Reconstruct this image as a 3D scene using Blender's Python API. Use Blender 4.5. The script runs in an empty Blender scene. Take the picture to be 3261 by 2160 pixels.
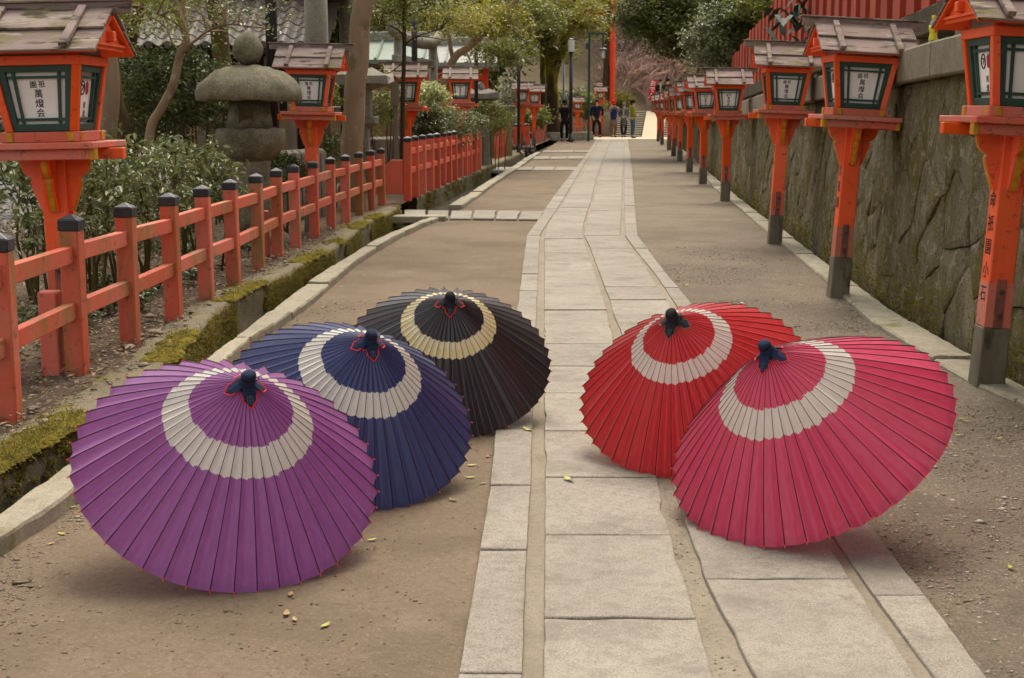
import bpy, bmesh, math, random
import numpy as np
from mathutils import Vector, Matrix, noise as mnoise

SC = bpy.context.scene
COL = SC.collection
R_ = math.radians
rnd = random.Random(7)
NP = np.random.RandomState(11)

# ------------------------------------------------------------------ camera
F, Y0, CH, CX, CY = 4400.0, 355.0, 1.35, 1630.5, 1080.0      # focal length (px of the photo), ground horizon row, eye height
PITCH = math.atan((CY - Y0) / F)
cam_d = bpy.data.cameras.new('camera')
cam = bpy.data.objects.new('camera', cam_d); COL.objects.link(cam)
cam.location = (0, 0, CH); cam.rotation_euler = (math.pi/2 - PITCH, 0, 0)
cam_d.sensor_fit = 'HORIZONTAL'; cam_d.sensor_width = 36.0; cam_d.lens = F / 3261.0 * 36.0
cam_d.clip_start = 0.1; cam_d.clip_end = 1500
cam_d.dof.use_dof = True; cam_d.dof.focus_distance = 5.2; cam_d.dof.aperture_fstop = 14.0
SC.camera = cam

# ------------------------------------------------------------------ sky, sun, exposure (bright overcast)
SUN_EL, SUN_AZ = 60.0, 8.0       # sun high behind the scene, a little to the right
world = bpy.data.worlds.new('World'); SC.world = world; world.use_nodes = True
wn = world.node_tree; wn.nodes.clear()
wo = wn.nodes.new('ShaderNodeOutputWorld'); wb = wn.nodes.new('ShaderNodeBackground')
sky = wn.nodes.new('ShaderNodeTexSky'); sky.sky_type = 'NISHITA'; sky.sun_disc = False
sky.sun_elevation = R_(SUN_EL); sky.sun_rotation = R_(SUN_AZ); sky.dust_density = 4.0; sky.ozone_density = 1.0
hsv = wn.nodes.new('ShaderNodeHueSaturation'); hsv.inputs['Saturation'].default_value = 0.30
wn.links.new(sky.outputs[0], hsv.inputs['Color']); tint = wn.nodes.new('ShaderNodeMix'); tint.data_type = 'RGBA'; tint.blend_type = 'MULTIPLY'; tint.inputs[0].default_value = 1.0; tint.inputs[7].default_value = (1.0, .965, .895, 1)   # warm grey cloud cover
wn.links.new(hsv.outputs[0], tint.inputs[6]); wn.links.new(tint.outputs[2], wb.inputs['Color'])
wb.inputs['Strength'].default_value = 0.15
wn.links.new(wb.outputs[0], wo.inputs['Surface'])
sun_d = bpy.data.lights.new('sun', 'SUN'); sun_d.energy = 1.05; sun_d.angle = R_(28); sun_d.color = (1.0, 0.92, 0.80)
sun = bpy.data.objects.new('sun', sun_d); COL.objects.link(sun); sun.location = (0, 0, 30)
_sd = Vector((math.sin(R_(SUN_AZ))*math.cos(R_(SUN_EL)), math.cos(R_(SUN_AZ))*math.cos(R_(SUN_EL)), math.sin(R_(SUN_EL))))
sun.rotation_euler = _sd.to_track_quat('Z', 'Y').to_euler()
SC.view_settings.view_transform = 'Standard'; SC.view_settings.look = 'None'
SC.view_settings.exposure = 1.12; SC.view_settings.gamma = 1.0; SC.view_settings.use_curve_mapping = False
SC.render.engine = 'CYCLES'
SC.cycles.max_bounces = 5; SC.cycles.diffuse_bounces = 2; SC.cycles.glossy_bounces = 2
SC.cycles.transmission_bounces = 4; SC.cycles.transparent_max_bounces = 6
SC.cycles.use_adaptive_sampling = True; SC.cycles.adaptive_threshold = 0.02
SC.cycles.caustics_reflective = False; SC.cycles.caustics_refractive = False

# ------------------------------------------------------------------ pixel -> direction (photo pixels, 3261 x 2160)
def ray(px, py):
    a = (px - CX) / F; b = (CY - py) / F; c, s = math.cos(PITCH), math.sin(PITCH)
    return Vector((a, c + b*s, -s + b*c))
def G(px, py, z=0.0):                       # where the ray meets the level z
    d = ray(px, py); t = (z - CH) / d.z
    return Vector((d.x*t, d.y*t, z))
def Wd(px, py, Y):                          # the point of the ray at distance Y
    d = ray(px, py); t = Y / d.y
    return Vector((d.x*t, Y, CH + d.z*t))
def curve_xy(pix, z):                       # x(Y) of a line on the ground, from pixels
    p = sorted(((q.y, q.x) for q in (G(a, b, z) for a, b in pix)))
    ys = [a for a, _ in p]; xs = [b for _, b in p]
    def f(Y):
        if Y <= ys[0]:
            s = (xs[1]-xs[0])/(ys[1]-ys[0]); s = max(-.25, min(.25, s)); return xs[0] + s*(Y-ys[0])
        if Y >= ys[-1]:
            s = (xs[-1]-xs[-2])/(ys[-1]-ys[-2]); return xs[-1] + s*(Y-ys[-1])
        return float(np.interp(Y, ys, xs))
    return f

# ------------------------------------------------------------------ object helpers
def tag(o, label=None, cat=None, group=None, kind=None):
    if label: o['label'] = label
    if cat: o['category'] = cat
    if group: o['group'] = group
    if kind: o['kind'] = kind
    return o
def empty(name, loc, rot=(0, 0, 0), label=None, cat=None, group=None):
    o = bpy.data.objects.new(name, None); COL.objects.link(o); o.location = loc; o.rotation_euler = rot
    o.empty_display_size = .1
    return tag(o, label, cat, group)
def put(name, mesh, parent=None, loc=(0, 0, 0), rot=(0, 0, 0), scale=None, label=None, cat=None, group=None, kind=None):
    o = bpy.data.objects.new(name, mesh); COL.objects.link(o); o.parent = parent
    o.location = loc; o.rotation_euler = rot
    if scale is not None: o.scale = scale if hasattr(scale, '__len__') else (scale,)*3
    return tag(o, label, cat, group, kind)

class MB:
    def __init__(s): s.v = []; s.f = []; s.m = []; s.cur = 0
    def add(s, vs, fs):
        b = len(s.v); s.v += [tuple(x) for x in vs]; s.f += [tuple(b+i for i in f) for f in fs]; s.m += [s.cur]*len(fs); return s
    def hexa(s, p):     # p: bottom 4 (ccw), top 4
        return s.add(p, [(3,2,1,0),(4,5,6,7),(0,1,5,4),(1,2,6,5),(2,3,7,6),(3,0,4,7)])
    def box(s, c, d, rz=0.0, rx=0.0, ry=0.0):
        M = Matrix.Rotation(rz,3,'Z') @ Matrix.Rotation(ry,3,'Y') @ Matrix.Rotation(rx,3,'X')
        h = [x*.5 for x in d]; C = Vector(c)
        q = [(-1,-1,-1),(1,-1,-1),(1,1,-1),(-1,1,-1),(-1,-1,1),(1,-1,1),(1,1,1),(-1,1,1)]
        return s.hexa([C + M @ Vector((a*h[0], b*h[1], e*h[2])) for a,b,e in q])
    def frustum(s, z0, z1, a0, b0, a1, b1, c0=(0,0), c1=(0,0)):
        return s.hexa([(c0[0]-a0,c0[1]-b0,z0),(c0[0]+a0,c0[1]-b0,z0),(c0[0]+a0,c0[1]+b0,z0),(c0[0]-a0,c0[1]+b0,z0),
                       (c1[0]-a1,c1[1]-b1,z1),(c1[0]+a1,c1[1]-b1,z1),(c1[0]+a1,c1[1]+b1,z1),(c1[0]-a1,c1[1]+b1,z1)])
    def tube(s, pts, rad, n=8, cap=True, flat=1.0):
        pts = [Vector(p) for p in pts]; k = len(pts)
        rad = rad if hasattr(rad, '__len__') else [rad]*k
        vs = []; up = None
        for i, p in enumerate(pts):
            t = (pts[min(i+1,k-1)] - pts[max(i-1,0)]).normalized()
            if up is None:
                up = Vector((0,0,1)) if abs(t.z) < .9 else Vector((1,0,0))
            x = t.cross(up)
            if x.length < 1e-5: x = t.orthogonal()
            x.normalize(); y = x.cross(t).normalized(); up = y
            for j in range(n):
                a = 2*math.pi*j/n
                vs.append(p + x*math.cos(a)*rad[i] + y*math.sin(a)*rad[i]*flat)
        fs = [(i*n+j, i*n+(j+1)%n, (i+1)*n+(j+1)%n, (i+1)*n+j) for i in range(k-1) for j in range(n)]
        if cap: fs += [tuple(range(n-1,-1,-1)), tuple((k-1)*n+j for j in range(n))]
        return s.add(vs, fs)
    def lathe(s, prof, n=24, c=(0,0,0), jitter=0.0, seed=0, sq=0.0):
        vs = []
        for i, (r, z) in enumerate(prof):
            for j in range(n):
                a = 2*math.pi*(j+.5)/n; rr = r
                if sq: rr = r*((1-sq) + sq/max(abs(math.cos(a)),abs(math.sin(a))))
                p = Vector((rr*math.cos(a), rr*math.sin(a), z))
                if jitter: p *= 1 + jitter*mnoise.noise(p*9 + Vector((seed,0,0)))
                vs.append(Vector(c)+p)
        k = len(prof)
        fs = [(i*n+j, i*n+(j+1)%n, (i+1)*n+(j+1)%n, (i+1)*n+j) for i in range(k-1) for j in range(n)]
        fs += [tuple(range(n-1,-1,-1)), tuple((k-1)*n+j for j in range(n))]
        return s.add(vs, fs)
    def extrude(s, poly, vec):     # planar polygon -> prism
        n = len(poly); V = Vector(vec); p = [Vector(q) for q in poly]
        return s.add(p + [q+V for q in p], [tuple(range(n-1,-1,-1)), tuple(range(n,2*n))] + [(i,(i+1)%n,n+(i+1)%n,n+i) for i in range(n)])
    def mesh(s, name, mats, smooth=False, bevel=0.0, seg=1):
        me = bpy.data.meshes.new(name); me.from_pydata(s.v, [], s.f)
        for m in (mats if isinstance(mats, (list, tuple)) else [mats]): me.materials.append(m)
        me.polygons.foreach_set('material_index', s.m)
        bm = bmesh.new(); bm.from_mesh(me)
        bmesh.ops.recalc_face_normals(bm, faces=bm.faces)
        if bevel:
            ed = [e for e in bm.edges if len(e.link_faces) == 2 and e.calc_face_angle(0) > .5]
            bmesh.ops.bevel(bm, geom=ed, offset=bevel, segments=seg, affect='EDGES', clamp_overlap=True)
        bm.to_mesh(me); bm.free()
        if smooth: me.polygons.foreach_set('use_smooth', [True]*len(me.polygons))
        me.update(); return me
    def obj(s, name, mats, parent=None, loc=(0,0,0), rot=(0,0,0), smooth=False, bevel=0.0, **kw):
        return put(name, s.mesh(name, mats, smooth, bevel), parent, loc, rot, **kw)

def np_mesh(name, verts, faces, mat, smooth=False, face_attr=None):
    me = bpy.data.meshes.new(name); nv, nf = len(verts), len(faces); k = faces.shape[1]
    me.vertices.add(nv); me.vertices.foreach_set('co', np.asarray(verts, np.float32).ravel())
    me.loops.add(nf*k); me.loops.foreach_set('vertex_index', np.asarray(faces, np.int32).ravel())
    me.polygons.add(nf); me.polygons.foreach_set('loop_start', np.arange(0, nf*k, k, dtype=np.int32))
    if smooth: me.polygons.foreach_set('use_smooth', np.ones(nf, bool))
    me.materials.append(mat)
    if face_attr is not None:
        at = me.attributes.new('rnd', 'FLOAT', 'FACE'); at.data.foreach_set('value', np.asarray(face_attr, np.float32))
    me.update(calc_edges=True); return me

# ------------------------------------------------------------------ materials
def S(r, g, b, k=1.0):
    f = lambda c: (c/12.92 if c <= .04045 else ((c+.055)/1.055)**2.4)
    return tuple(min(1.0, k*f(x/255.0)) for x in (r, g, b))
class MT:
    def __init__(s, name, rough=.7, spec=.3):
        s.m = bpy.data.materials.new(name); s.m.use_nodes = True; s.nt = s.m.node_tree
        s.b = s.nt.nodes['Principled BSDF']; s.out = s.nt.nodes['Material Output']
        s.b.inputs['Roughness'].default_value = rough; s.b.inputs['Specular IOR Level'].default_value = spec
        s._co = None
    def n(s, t, **kw):
        x = s.nt.nodes.new(t)
        for k, v in kw.items():
            if hasattr(x, k): setattr(x, k, v)
            else: x.inputs[k].default_value = v
        return x
    def l(s, a, b): s.nt.links.new(a, b)
    def co(s):
        if s._co is None:
            tc = s.n('ShaderNodeTexCoord'); oi = s.n('ShaderNodeObjectInfo')
            mu = s.n('ShaderNodeMath', operation='MULTIPLY'); mu.inputs[1].default_value = 37.0
            s.l(oi.outputs['Random'], mu.inputs[0])
            va = s.n('ShaderNodeVectorMath', operation='ADD'); s.l(tc.outputs['Object'], va.inputs[0]); s.l(mu.outputs[0], va.inputs[1])
            s._co = va.outputs[0]; s._raw = tc.outputs['Object']; s._rnd = oi.outputs['Random']
        return s._co
    def noise(s, scale, detail=5, rough=.6, stretch=None, dist=0.0):
        x = s.n('ShaderNodeTexNoise'); x.inputs['Scale'].default_value = scale; x.inputs['Detail'].default_value = detail
        x.inputs['Roughness'].default_value = rough; x.inputs['Distortion'].default_value = dist
        c = s.co()
        if stretch:
            mp = s.n('ShaderNodeMapping'); mp.inputs['Scale'].default_value = stretch; s.l(c, mp.inputs['Vector']); c = mp.outputs[0]
        s.l(c, x.inputs['Vector']); return x.outputs['Fac']
    def ramp(s, fac, lo, hi):
        x = s.n('ShaderNodeMapRange'); x.interpolation_type = 'SMOOTHSTEP'
        x.inputs['From Min'].default_value = lo; x.inputs['From Max'].default_value = hi
        s.l(fac, x.inputs['Value']); return x.outputs[0]
    def mix(s, fac, a, b):
        x = s.n('ShaderNodeMix', data_type='RGBA')
        for v, i in ((fac, 0), (a, 6), (b, 7)):
            if isinstance(v, (int, float)): x.inputs[i].default_value = v
            elif isinstance(v, (tuple, list)): x.inputs[i].default_value = (*v[:3], 1)
            else: s.l(v, x.inputs[i])
        return x.outputs[2]
    def math(s, op, a, b=None, clamp=False):
        x = s.n('ShaderNodeMath', operation=op); x.use_clamp = clamp
        for i, v in enumerate((a, b)):
            if v is None: continue
            if isinstance(v, (int, float)): x.inputs[i].default_value = v
            else: s.l(v, x.inputs[i])
        return x.outputs[0]
    def color(s, c): s.l(c, s.b.inputs['Base Color'])
    def bump(s, h, strength=.3, dist=.01):
        x = s.n('ShaderNodeBump'); x.inputs['Strength'].default_value = strength; x.inputs['Distance'].default_value = dist
        s.l(h, x.inputs['Height']); s.l(x.outputs[0], s.b.inputs['Normal'])
def surf(name, c1, c2, scale=5, rough=.75, spec=.25, bump=.25, bscale=60, bdist=.006, stains=(), obj_var=.0, stretch=None, detail=6, lo=.3, hi=.7):
    t = MT(name, rough, spec)
    c = t.mix(t.ramp(t.noise(scale, detail, stretch=stretch), lo, hi), c1, c2)
    for (sc, sscale, slo, shi, sstr) in stains:
        c = t.mix(t.ramp(t.noise(sscale, 6, .65, stretch=sstr), slo, shi), c, sc)
    if obj_var:
        t.co(); k = t.n('ShaderNodeHueSaturation'); v = t.math('MULTIPLY', t._rnd, 2*obj_var); v = t.math('ADD', v, 1-obj_var)
        t.l(v, k.inputs['Value']); t.l(c, k.inputs['Color']); c = k.outputs[0]
    t.color(c)
    if bump: t.bump(t.noise(bscale, 6, .65, stretch=stretch), bump, bdist)
    return t.m
def leafmat(name, c1, c2, rough=.45, trans=.3, c3=None):
    t = MT(name, rough, .35)
    at = t.n('ShaderNodeAttribute', attribute_name='rnd')
    c = t.mix(at.outputs['Fac'], c1, c2)
    if c3: c = t.mix(t.ramp(at.outputs['Fac'], .93, .95), c, c3)
    t.color(c)
    tr = t.n('ShaderNodeBsdfTranslucent'); t.l(c, tr.inputs['Color'])
    mx = t.n('ShaderNodeMixShader'); mx.inputs[0].default_value = trans
    t.l(t.b.outputs[0], mx.inputs[1]); t.l(tr.outputs[0], mx.inputs[2]); t.l(mx.outputs[0], t.out.inputs['Surface'])
    return t.m

K = .92
M = {}
ORG = S(240,88,32,.85); 
def painted(name, base, fade, algae, alo=.60, dark=None):
    t = MT(name, .55, .3)
    c = t.mix(t.ramp(t.noise(3.0, 5), .35, .75), base, fade)
    c = t.mix(t.math('MULTIPLY', t.ramp(t.noise(2.2, 7, .7, (1,1,.35)), alo-.08, alo+.06), .75), c, algae)
    c = t.mix(t.math('MULTIPLY', t.ramp(t.noise(22, 8, .78), .58, .63), .75), c, dark or S(90,60,40))
    t.co(); hv = t.n('ShaderNodeHueSaturation'); t.l(t.math('ADD', t.math('MULTIPLY', t._rnd, .16), .92), hv.inputs['Value']); t.l(t.math('ADD', t.math('MULTIPLY', t._rnd, -.08), 1.02), hv.inputs['Saturation']); t.l(c, hv.inputs['Color'])
    t.color(hv.outputs[0]); t.bump(t.math('ADD', t.noise(55, 6, .7, (1,1,.2)), t.noise(7, 6, .75, (1,1,.3))), .4, .006); return t.m
M['fence'] = painted('fence_paint', S(212,92,66,K), S(204,112,86,K), S(134,110,58,K), .55)
M['fence2'] = painted('fence_paint_fresh', S(218,92,62,K), S(206,98,70,K), S(150,90,60,K), .66)
M['black'] = surf('black_lacquer', S(34,34,38), S(48,48,52), 8, .45, .4, .1)
M['orange'] = painted('vermilion_paint', S(246,94,26,K), S(238,84,28,K), S(214,104,60,K), .68)
M['orange_worn'] = painted('worn_vermilion', S(214,98,70,K), S(204,122,100,K), S(178,120,100,K), .55)
M['base_wood'] = surf('weathered_post_base', S(96,88,74,K), S(128,118,100,K), 7, .85, .2, .5, 40, stains=[(S(70,62,50), 5, .55, .7, (1,1,.3))], stretch=(1,1,.3))
M['roofwood'] = surf('weathered_roof_board', S(152,133,124,K), S(122,104,96,K), 5, .85, .15, .5, 50, stains=[(S(112,106,66,K), 3.5, .52, .66, None), (S(160,146,134,K), 14, .54, .64, (.25,1,1)), (S(78,66,58,K), 22, .54, .64, (.2,1,1))], stretch=(.25,1,1))
M['green_frame'] = surf('dark_green_frame', S(40,70,60,K), S(52,82,70,K), 6, .5, .4, .1)
M['paper_white'] = surf('lantern_paper', S(244,240,232), S(232,228,220), 5, .6, .2, .03)
M['frieze'] = surf('white_plaster', S(200,192,184,.9), S(186,176,168,.9), 4, .8, .1, .1)
M['ink'] = surf('black_ink', S(28,26,26), S(36,34,34), 9, .7, .2, 0)
M['redink'] = surf('red_ink', S(200,40,70), S(190,50,76), 9, .7, .2, 0)
M['yellow'] = surf('yellow_end_paint', S(214,160,20,K), S(172,122,30,K), 14, .55, .3, .1)
M['iron'] = surf('rusty_iron', S(96,64,54), S(70,54,50), 30, .8, .3, .5, 90)
M['strap'] = surf('worn_strap', S(170,92,68,K), S(96,72,66,K), 9, .7, .25, .4, 60)
def granite(name, c1, c2, sp, moss=None, k=1.0, obj_var=.08):
    t = MT(name, .85, .2)
    c = t.mix(t.ramp(t.noise(2.5, 5), .3, .7), c1, c2)
    c = t.mix(t.math('MULTIPLY', t.ramp(t.noise(150*k, 4, .75), .50, .62), .75), c, sp)
    c = t.mix(t.math('MULTIPLY', t.ramp(t.noise(24*k, 6, .7), .46, .60), .35), c, sp)
    c = t.mix(t.math('MULTIPLY', t.ramp(t.noise(230*k, 4, .75), .54, .66), .5), c, S(200,192,176))
    c = t.mix(t.math('MULTIPLY', t.ramp(t.noise(4, 7, .7), .50, .66), .5), c, sp)
    if moss: c = t.mix(t.ramp(t.noise(3.2, 7, .7), moss[1], moss[1]+.14), c, moss[0])
    t.co(); h = t.n('ShaderNodeHueSaturation'); t.l(t.math('ADD', t.math('MULTIPLY', t._rnd, 2*obj_var), 1-obj_var), h.inputs['Value']); t.l(c, h.inputs['Color'])
    t.color(h.outputs[0]); t.bump(t.math('ADD', t.noise(95*k, 5, .7), t.math('MULTIPLY', t.noise(12*k, 4), 1.2)), .5, .006); return t.m
M['slab'] = granite('path_granite', S(156,148,134,K), S(140,132,119,K), S(106,98,86))
M['slab_edge'] = granite('path_edge_granite', S(155,147,133,K), S(138,130,117,K), S(104,96,84))
M['kerb'] = granite('kerb_granite', S(168,158,136,K), S(150,142,120,K), S(110,104,86), (S(112,104,58), .58))
M['stone_lantern'] = granite('lantern_granite', S(132,124,100,K), S(106,100,78,K), S(66,62,48), (S(98,92,50), .56), .5, 0)
M['torii_stone'] = granite('torii_granite', S(138,130,116,K), S(120,112,98,K), S(96,90,78), (S(104,98,70), .64), .5, 0)
def ground(name, c1, c2, c3, sp, gscale, bump, pebble=0.5):
    t = MT(name, .92, .12)
    c = t.mix(t.ramp(t.noise(.55, 6, .6), .35, .68), c1, c2)
    c = t.mix(t.math('MULTIPLY', t.ramp(t.noise(2.6, 7, .7), .5, .72), .7), c, c3)
    v = t.n('ShaderNodeTexVoronoi'); v.inputs['Scale'].default_value = gscale; t.l(t.co(), v.inputs['Vector'])
    c = t.mix(t.math('MULTIPLY', t.ramp(v.outputs['Color'], .72, .8), pebble), c, sp)
    v2 = t.n('ShaderNodeTexVoronoi'); v2.inputs['Scale'].default_value = gscale*2.3; t.l(t.co(), v2.inputs['Vector'])
    c = t.mix(t.math('MULTIPLY', t.ramp(t.noise(gscale*.6, 4, .75), .52, .62), pebble*1.3), c, S(92,80,66))
    c = t.mix(t.math('MULTIPLY', t.ramp(t.noise(34, 6, .75), .50, .64), .42), c, tuple(q*.62 for q in c2))
    c = t.mix(t.math('MULTIPLY', t.ramp(t.noise(70, 5, .8), .54, .64), .5), c, sp)
    c = t.mix(t.math('MULTIPLY', t.ramp(t.noise(1.1, 8, .7), .48, .60), .35), c, tuple(q*.78 for q in c2))
    t.color(c)
    t.bump(t.math('ADD', t.math('MULTIPLY', t.noise(26, 6, .75), 1.5), t.noise(gscale*.5, 6, .8)), bump, .014); return t.m
M['dirt'] = ground('packed_earth', S(124,108,89,K), S(111,96,79,K), S(134,119,99,K), S(152,134,112), 210, .45, .22)
M['gravel'] = ground('grey_brown_gravel', S(134,121,103,K), S(118,106,91,K), S(144,126,102,K), S(166,153,134), 190, .8, .5)
M['sand'] = ground('joint_sand', S(154,143,125,K), S(143,132,114,K), S(128,116,99,K), S(164,150,130), 210, .5, .25)
M['soil'] = ground('garden_soil', S(110,92,74,K), S(88,72,56,K), S(126,108,86,K), S(150,134,114), 60, .9, .5)
M['yard'] = ground('blue_grey_gravel', S(118,118,122,K), S(100,100,106,K), S(130,128,128,K), S(150,150,154), 45, .9, .6)
M['mud'] = ground('gutter_bed', S(74,66,46,K), S(58,52,36,K), S(86,80,44,K), S(110,104,80), 60, .7, .3)
M['concrete'] = granite('mossy_concrete', S(126,114,90,K), S(104,94,72,K), S(78,70,52), (S(106,98,36), .50), .6, .05)
M['coping'] = granite('coping_stone', S(146,134,112,K), S(128,118,98,K), S(100,92,76), (S(110,104,76), .56), .7, .06)
def wallstone():
    t = MT('wall_stone', .9, .15)
    t.co()
    base = t.mix(t._rnd, S(176,164,130,K), S(142,130,98,K))
    c = t.mix(t.ramp(t.noise(2.2, 6, .65), .35, .65), base, S(152,140,110,K))
    c = t.mix(t.math('MULTIPLY', t.ramp(t.noise(4, 8, .75, (1,1,.4)), .46, .60), .7), c, S(112,100,68,K))
    c = t.mix(t.math('MULTIPLY', t.ramp(t.noise(1.9, 8, .74, (1,1,.45)), .46, .60), .8), c, S(126,112,48,K))
    c = t.mix(t.math('MULTIPLY', t.ramp(t.noise(8, 8, .78), .52, .61), .7), c, S(190,182,158,K))
    c = t.mix(t.math('MULTIPLY', t.ramp(t.noise(48, 6, .78), .52, .62), .7), c, S(62,54,38))
    t.color(c); t.bump(t.math('ADD', t.noise(26, 9, .8), t.math('MULTIPLY', t.noise(6, 7, .78), 2.0)), 1.0, .07); return t.m
M['wallstone'] = wallstone()
M['walldark'] = surf('wall_joint', S(66,58,42), S(92,82,54), 6, .95, .05, .5, 40)
M['moss'] = surf('moss', S(136,120,46,K), S(92,86,36,K), 9, .95, .05, .9, 120, .012, stains=[(S(78,70,30), 4, .56, .70, None)])
M['mossblade'] = leafmat('moss_blades', S(150,132,48,.95), S(82,80,34,.95), .8, .3)
M['bark_tan'] = surf('tan_bark', S(146,122,96,K), S(122,102,80,K), 4, .9, .15, .6, 28, .012, stains=[(S(104,92,62,K), 3, .55, .7, None), (S(168,150,128,K), 9, .60, .72, None)], stretch=(1,1,.25))
M['bark_olive'] = surf('olive_bark', S(98,84,48,K), S(80,68,40,K), 5, .9, .15, .5, 30, .01, stretch=(1,1,.3))
M['bark_dark'] = surf('dark_bark', S(78,62,46,K), S(60,48,36,K), 6, .9, .15, .6, 36, .01, stretch=(1,1,.25))
M['bark_moss'] = surf('mossy_bark', S(82,66,46,K), S(64,52,36,K), 4, .9, .15, .7, 26, .02, stains=[(S(126,116,28,K), 1.6, .47, .62, (1,1,.35))], stretch=(1,1,.3))
M['twig'] = surf('grey_twig', S(182,166,146,K), S(156,138,120,K), 3, .9, .1, 0)
M['twig_pink'] = surf('pinkish_twig', S(188,160,148,K), S(162,136,126,K), 3, .9, .1, 0)
M['leaf_shrub'] = leafmat('shrub_leaf', S(66,76,38,.95), S(152,156,100,.95), .42, .22)
M['leaf_dark'] = leafmat('dark_evergreen_leaf', S(58,68,36,.95), S(118,124,68,.95), .38, .25)
M['leaf_mid'] = leafmat('mid_green_leaf', S(84,92,34,.95), S(150,152,62,.95), .4, .35)
M['leaf_yellow'] = leafmat('yellow_green_leaf', S(112,108,34,.95), S(176,168,66,.95), .4, .4)
M['leaf_far'] = leafmat('camphor_leaf', S(62,72,32,.95), S(134,138,70,.95), .4, .25)
M['leaf_grey'] = leafmat('grey_green_leaf', S(92,100,64,.95), S(170,172,130,.95), .4, .2)
M['leaf_aucuba'] = leafmat('pale_variegated_leaf', S(158,160,90,.95), S(206,206,150,.95), .4, .3)
M['litter'] = leafmat('leaf_litter', S(96,70,48,.95), S(170,146,112,.95), .8, .1)
M['pebble'] = leafmat('loose_pebble', S(104,90,74,.95), S(158,143,122,.95), .9, 0.0)
M['pebble_r'] = leafmat('loose_dark_pebble', S(96,86,74,.95), S(186,173,154,.95), .9, 0.0)
M['fallen'] = surf('yellow_green_leaf', S(176,172,70,K), S(150,150,52,K), 30, .5, .3, .1)
M['fallen_brown'] = surf('dry_leaf', S(176,146,104,K), S(140,112,78,K), 30, .7, .2, .1)
M['wood_grey'] = surf('grey_wood', S(142,128,112,K), S(118,104,90,K), 6, .85, .15, .4, 40, stretch=(1,1,.2))
M['redwood'] = surf('red_fence_board', S(178,82,60,K), S(158,68,50,K), 4, .7, .2, .25, 30, .006, stains=[(S(150,84,66,K), 2.5, .56, .72, (1,1,.3))], obj_var=.12, stretch=(1,1,.2))
M['beam_dark'] = surf('dark_mossy_beam', S(88,80,62,K), S(70,64,50,K), 4, .85, .15, .4, 30)
M['tile'] = surf('grey_roof_tile', S(104,94,84,K), S(80,72,64,K), 7, .6, .35, .25, 50, .006, stains=[(S(108,102,74,K), 3, .52, .68, None)], obj_var=.10)
M['darkwood'] = surf('dark_timber', S(52,38,30), S(40,30,24), 5, .8, .2, .2)
M['plaster_tan'] = surf('tan_wall', S(150,126,92,K), S(138,116,86,K), 2, .9, .1, .15)
M['copper'] = surf('green_copper_roof', S(96,112,96,K), S(112,122,104,K), 2, .6, .3, .1, 20)
M['copper_white'] = surf('pale_roof_ridge', S(140,138,128,K), S(126,124,114,K), 3, .6, .3, .1)
M['metal_black'] = surf('black_steel', S(24,24,27), S(30,30,33), 5, .4, .5, 0)
M['metal_grey'] = surf('blue_grey_steel', S(128,138,146), S(138,146,152), 5, .4, .5, 0)
M['metal_green'] = surf('green_painted_steel', S(44,74,62), S(52,82,70), 5, .5, .4, 0)
M['lamp_white'] = surf('white_lamp_diffuser', S(226,222,214), S(216,212,204), 4, .4, .3, 0)
M['pillar_red'] = surf('red_pillar_paint', S(226,74,38,K), S(210,66,36,K), 2, .6, .25, .05)
M['step'] = surf('pale_step_stone', S(206,196,178,K), S(192,182,164,K), 3, .8, .2, .1)
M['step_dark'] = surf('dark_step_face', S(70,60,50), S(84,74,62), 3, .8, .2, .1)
M['ramp'] = surf('pale_concrete_ramp', S(202,184,156,K), S(190,172,144,K), .8, .85, .15, .1)
M['hill'] = surf('leaf_covered_hill', S(164,146,118,K), S(132,118,92,K), .25, .95, .05, .5, 3, .2)
# ================================================================== ground lines, read off the photograph
TOP = .02
PB = [curve_xy(p, TOP) for p in (
 [(1456,2145),(1485,1968),(1519,1785),(1558,1544),(1574,1377),(1644,989),(1660,879),(1669,801),(1677,750),(1712,700),(1752,640),(1784,597),(1857,505),(1894,452)],
 [(1668,2160),(1671,1915),(1681,1758),(1694,1565),(1697,1392),(1710,984),(1715,870),(1720,750),(1738,718),(1786,649),(1875,500),(1909,448)],
 [(1725,2160),(1728,1915),(1733,1601),(1731,1382),(1731,1053),(1733,824),(1732,750),(1747,709),(1797,640),(1885,505),(1915,448)],
 [(2285,2160),(2243,1994),(2186,1915),(2154,1758),(2102,1539),(1954,1081),(1937,998),(1921,938),(1894,870),(1871,796),(1853,750),(1859,709),(1880,649),(1898,574),(1921,505),(1944,448)],
 [(2385,2160),(2285,1983),(2249,1863),(2228,1811),(2183,1675),(1976,1053),(1953,1007),(1940,952),(1917,897),(1875,778),(1859,750),(1866,709),(1889,640),(1908,565),(1926,505),(1947,448)],
 [(2945,2160),(2905,2098),(2797,1973),(2714,1847),(2630,1706),(2137,971),(2094,915),(2052,842),(2009,791),(1976,750),(1977,709),(1981,640),(1983,574),(1985,505),(1985,448)],
 [(2970,2160),(2923,2098),(2855,1994),(2787,1905),(2650,1706),(2142,961),(2110,906),(2064,842),(2015,787),(1990,750),(1988,640),(1988,505),(1988,448)],
 [(3153,2145),(3111,2088),(3017,1968),(2954,1900),(2892,1816),(2761,1649),(2192,957),(2162,915),(2119,865),(2055,782),(2032,750),(2025,686),(2021,640),(2020,620),(2009,505),(2000,450)])]
KZ = .055
kl = curve_xy([(0,1635),(94,1567),(225,1481),(657,1145),(820,1021),(892,961),(961,911),(1075,837),(1195,764),(1287,725),(1346,703),(1420,659),(1620,537),(1683,496),(1710,484)], KZ)
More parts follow.
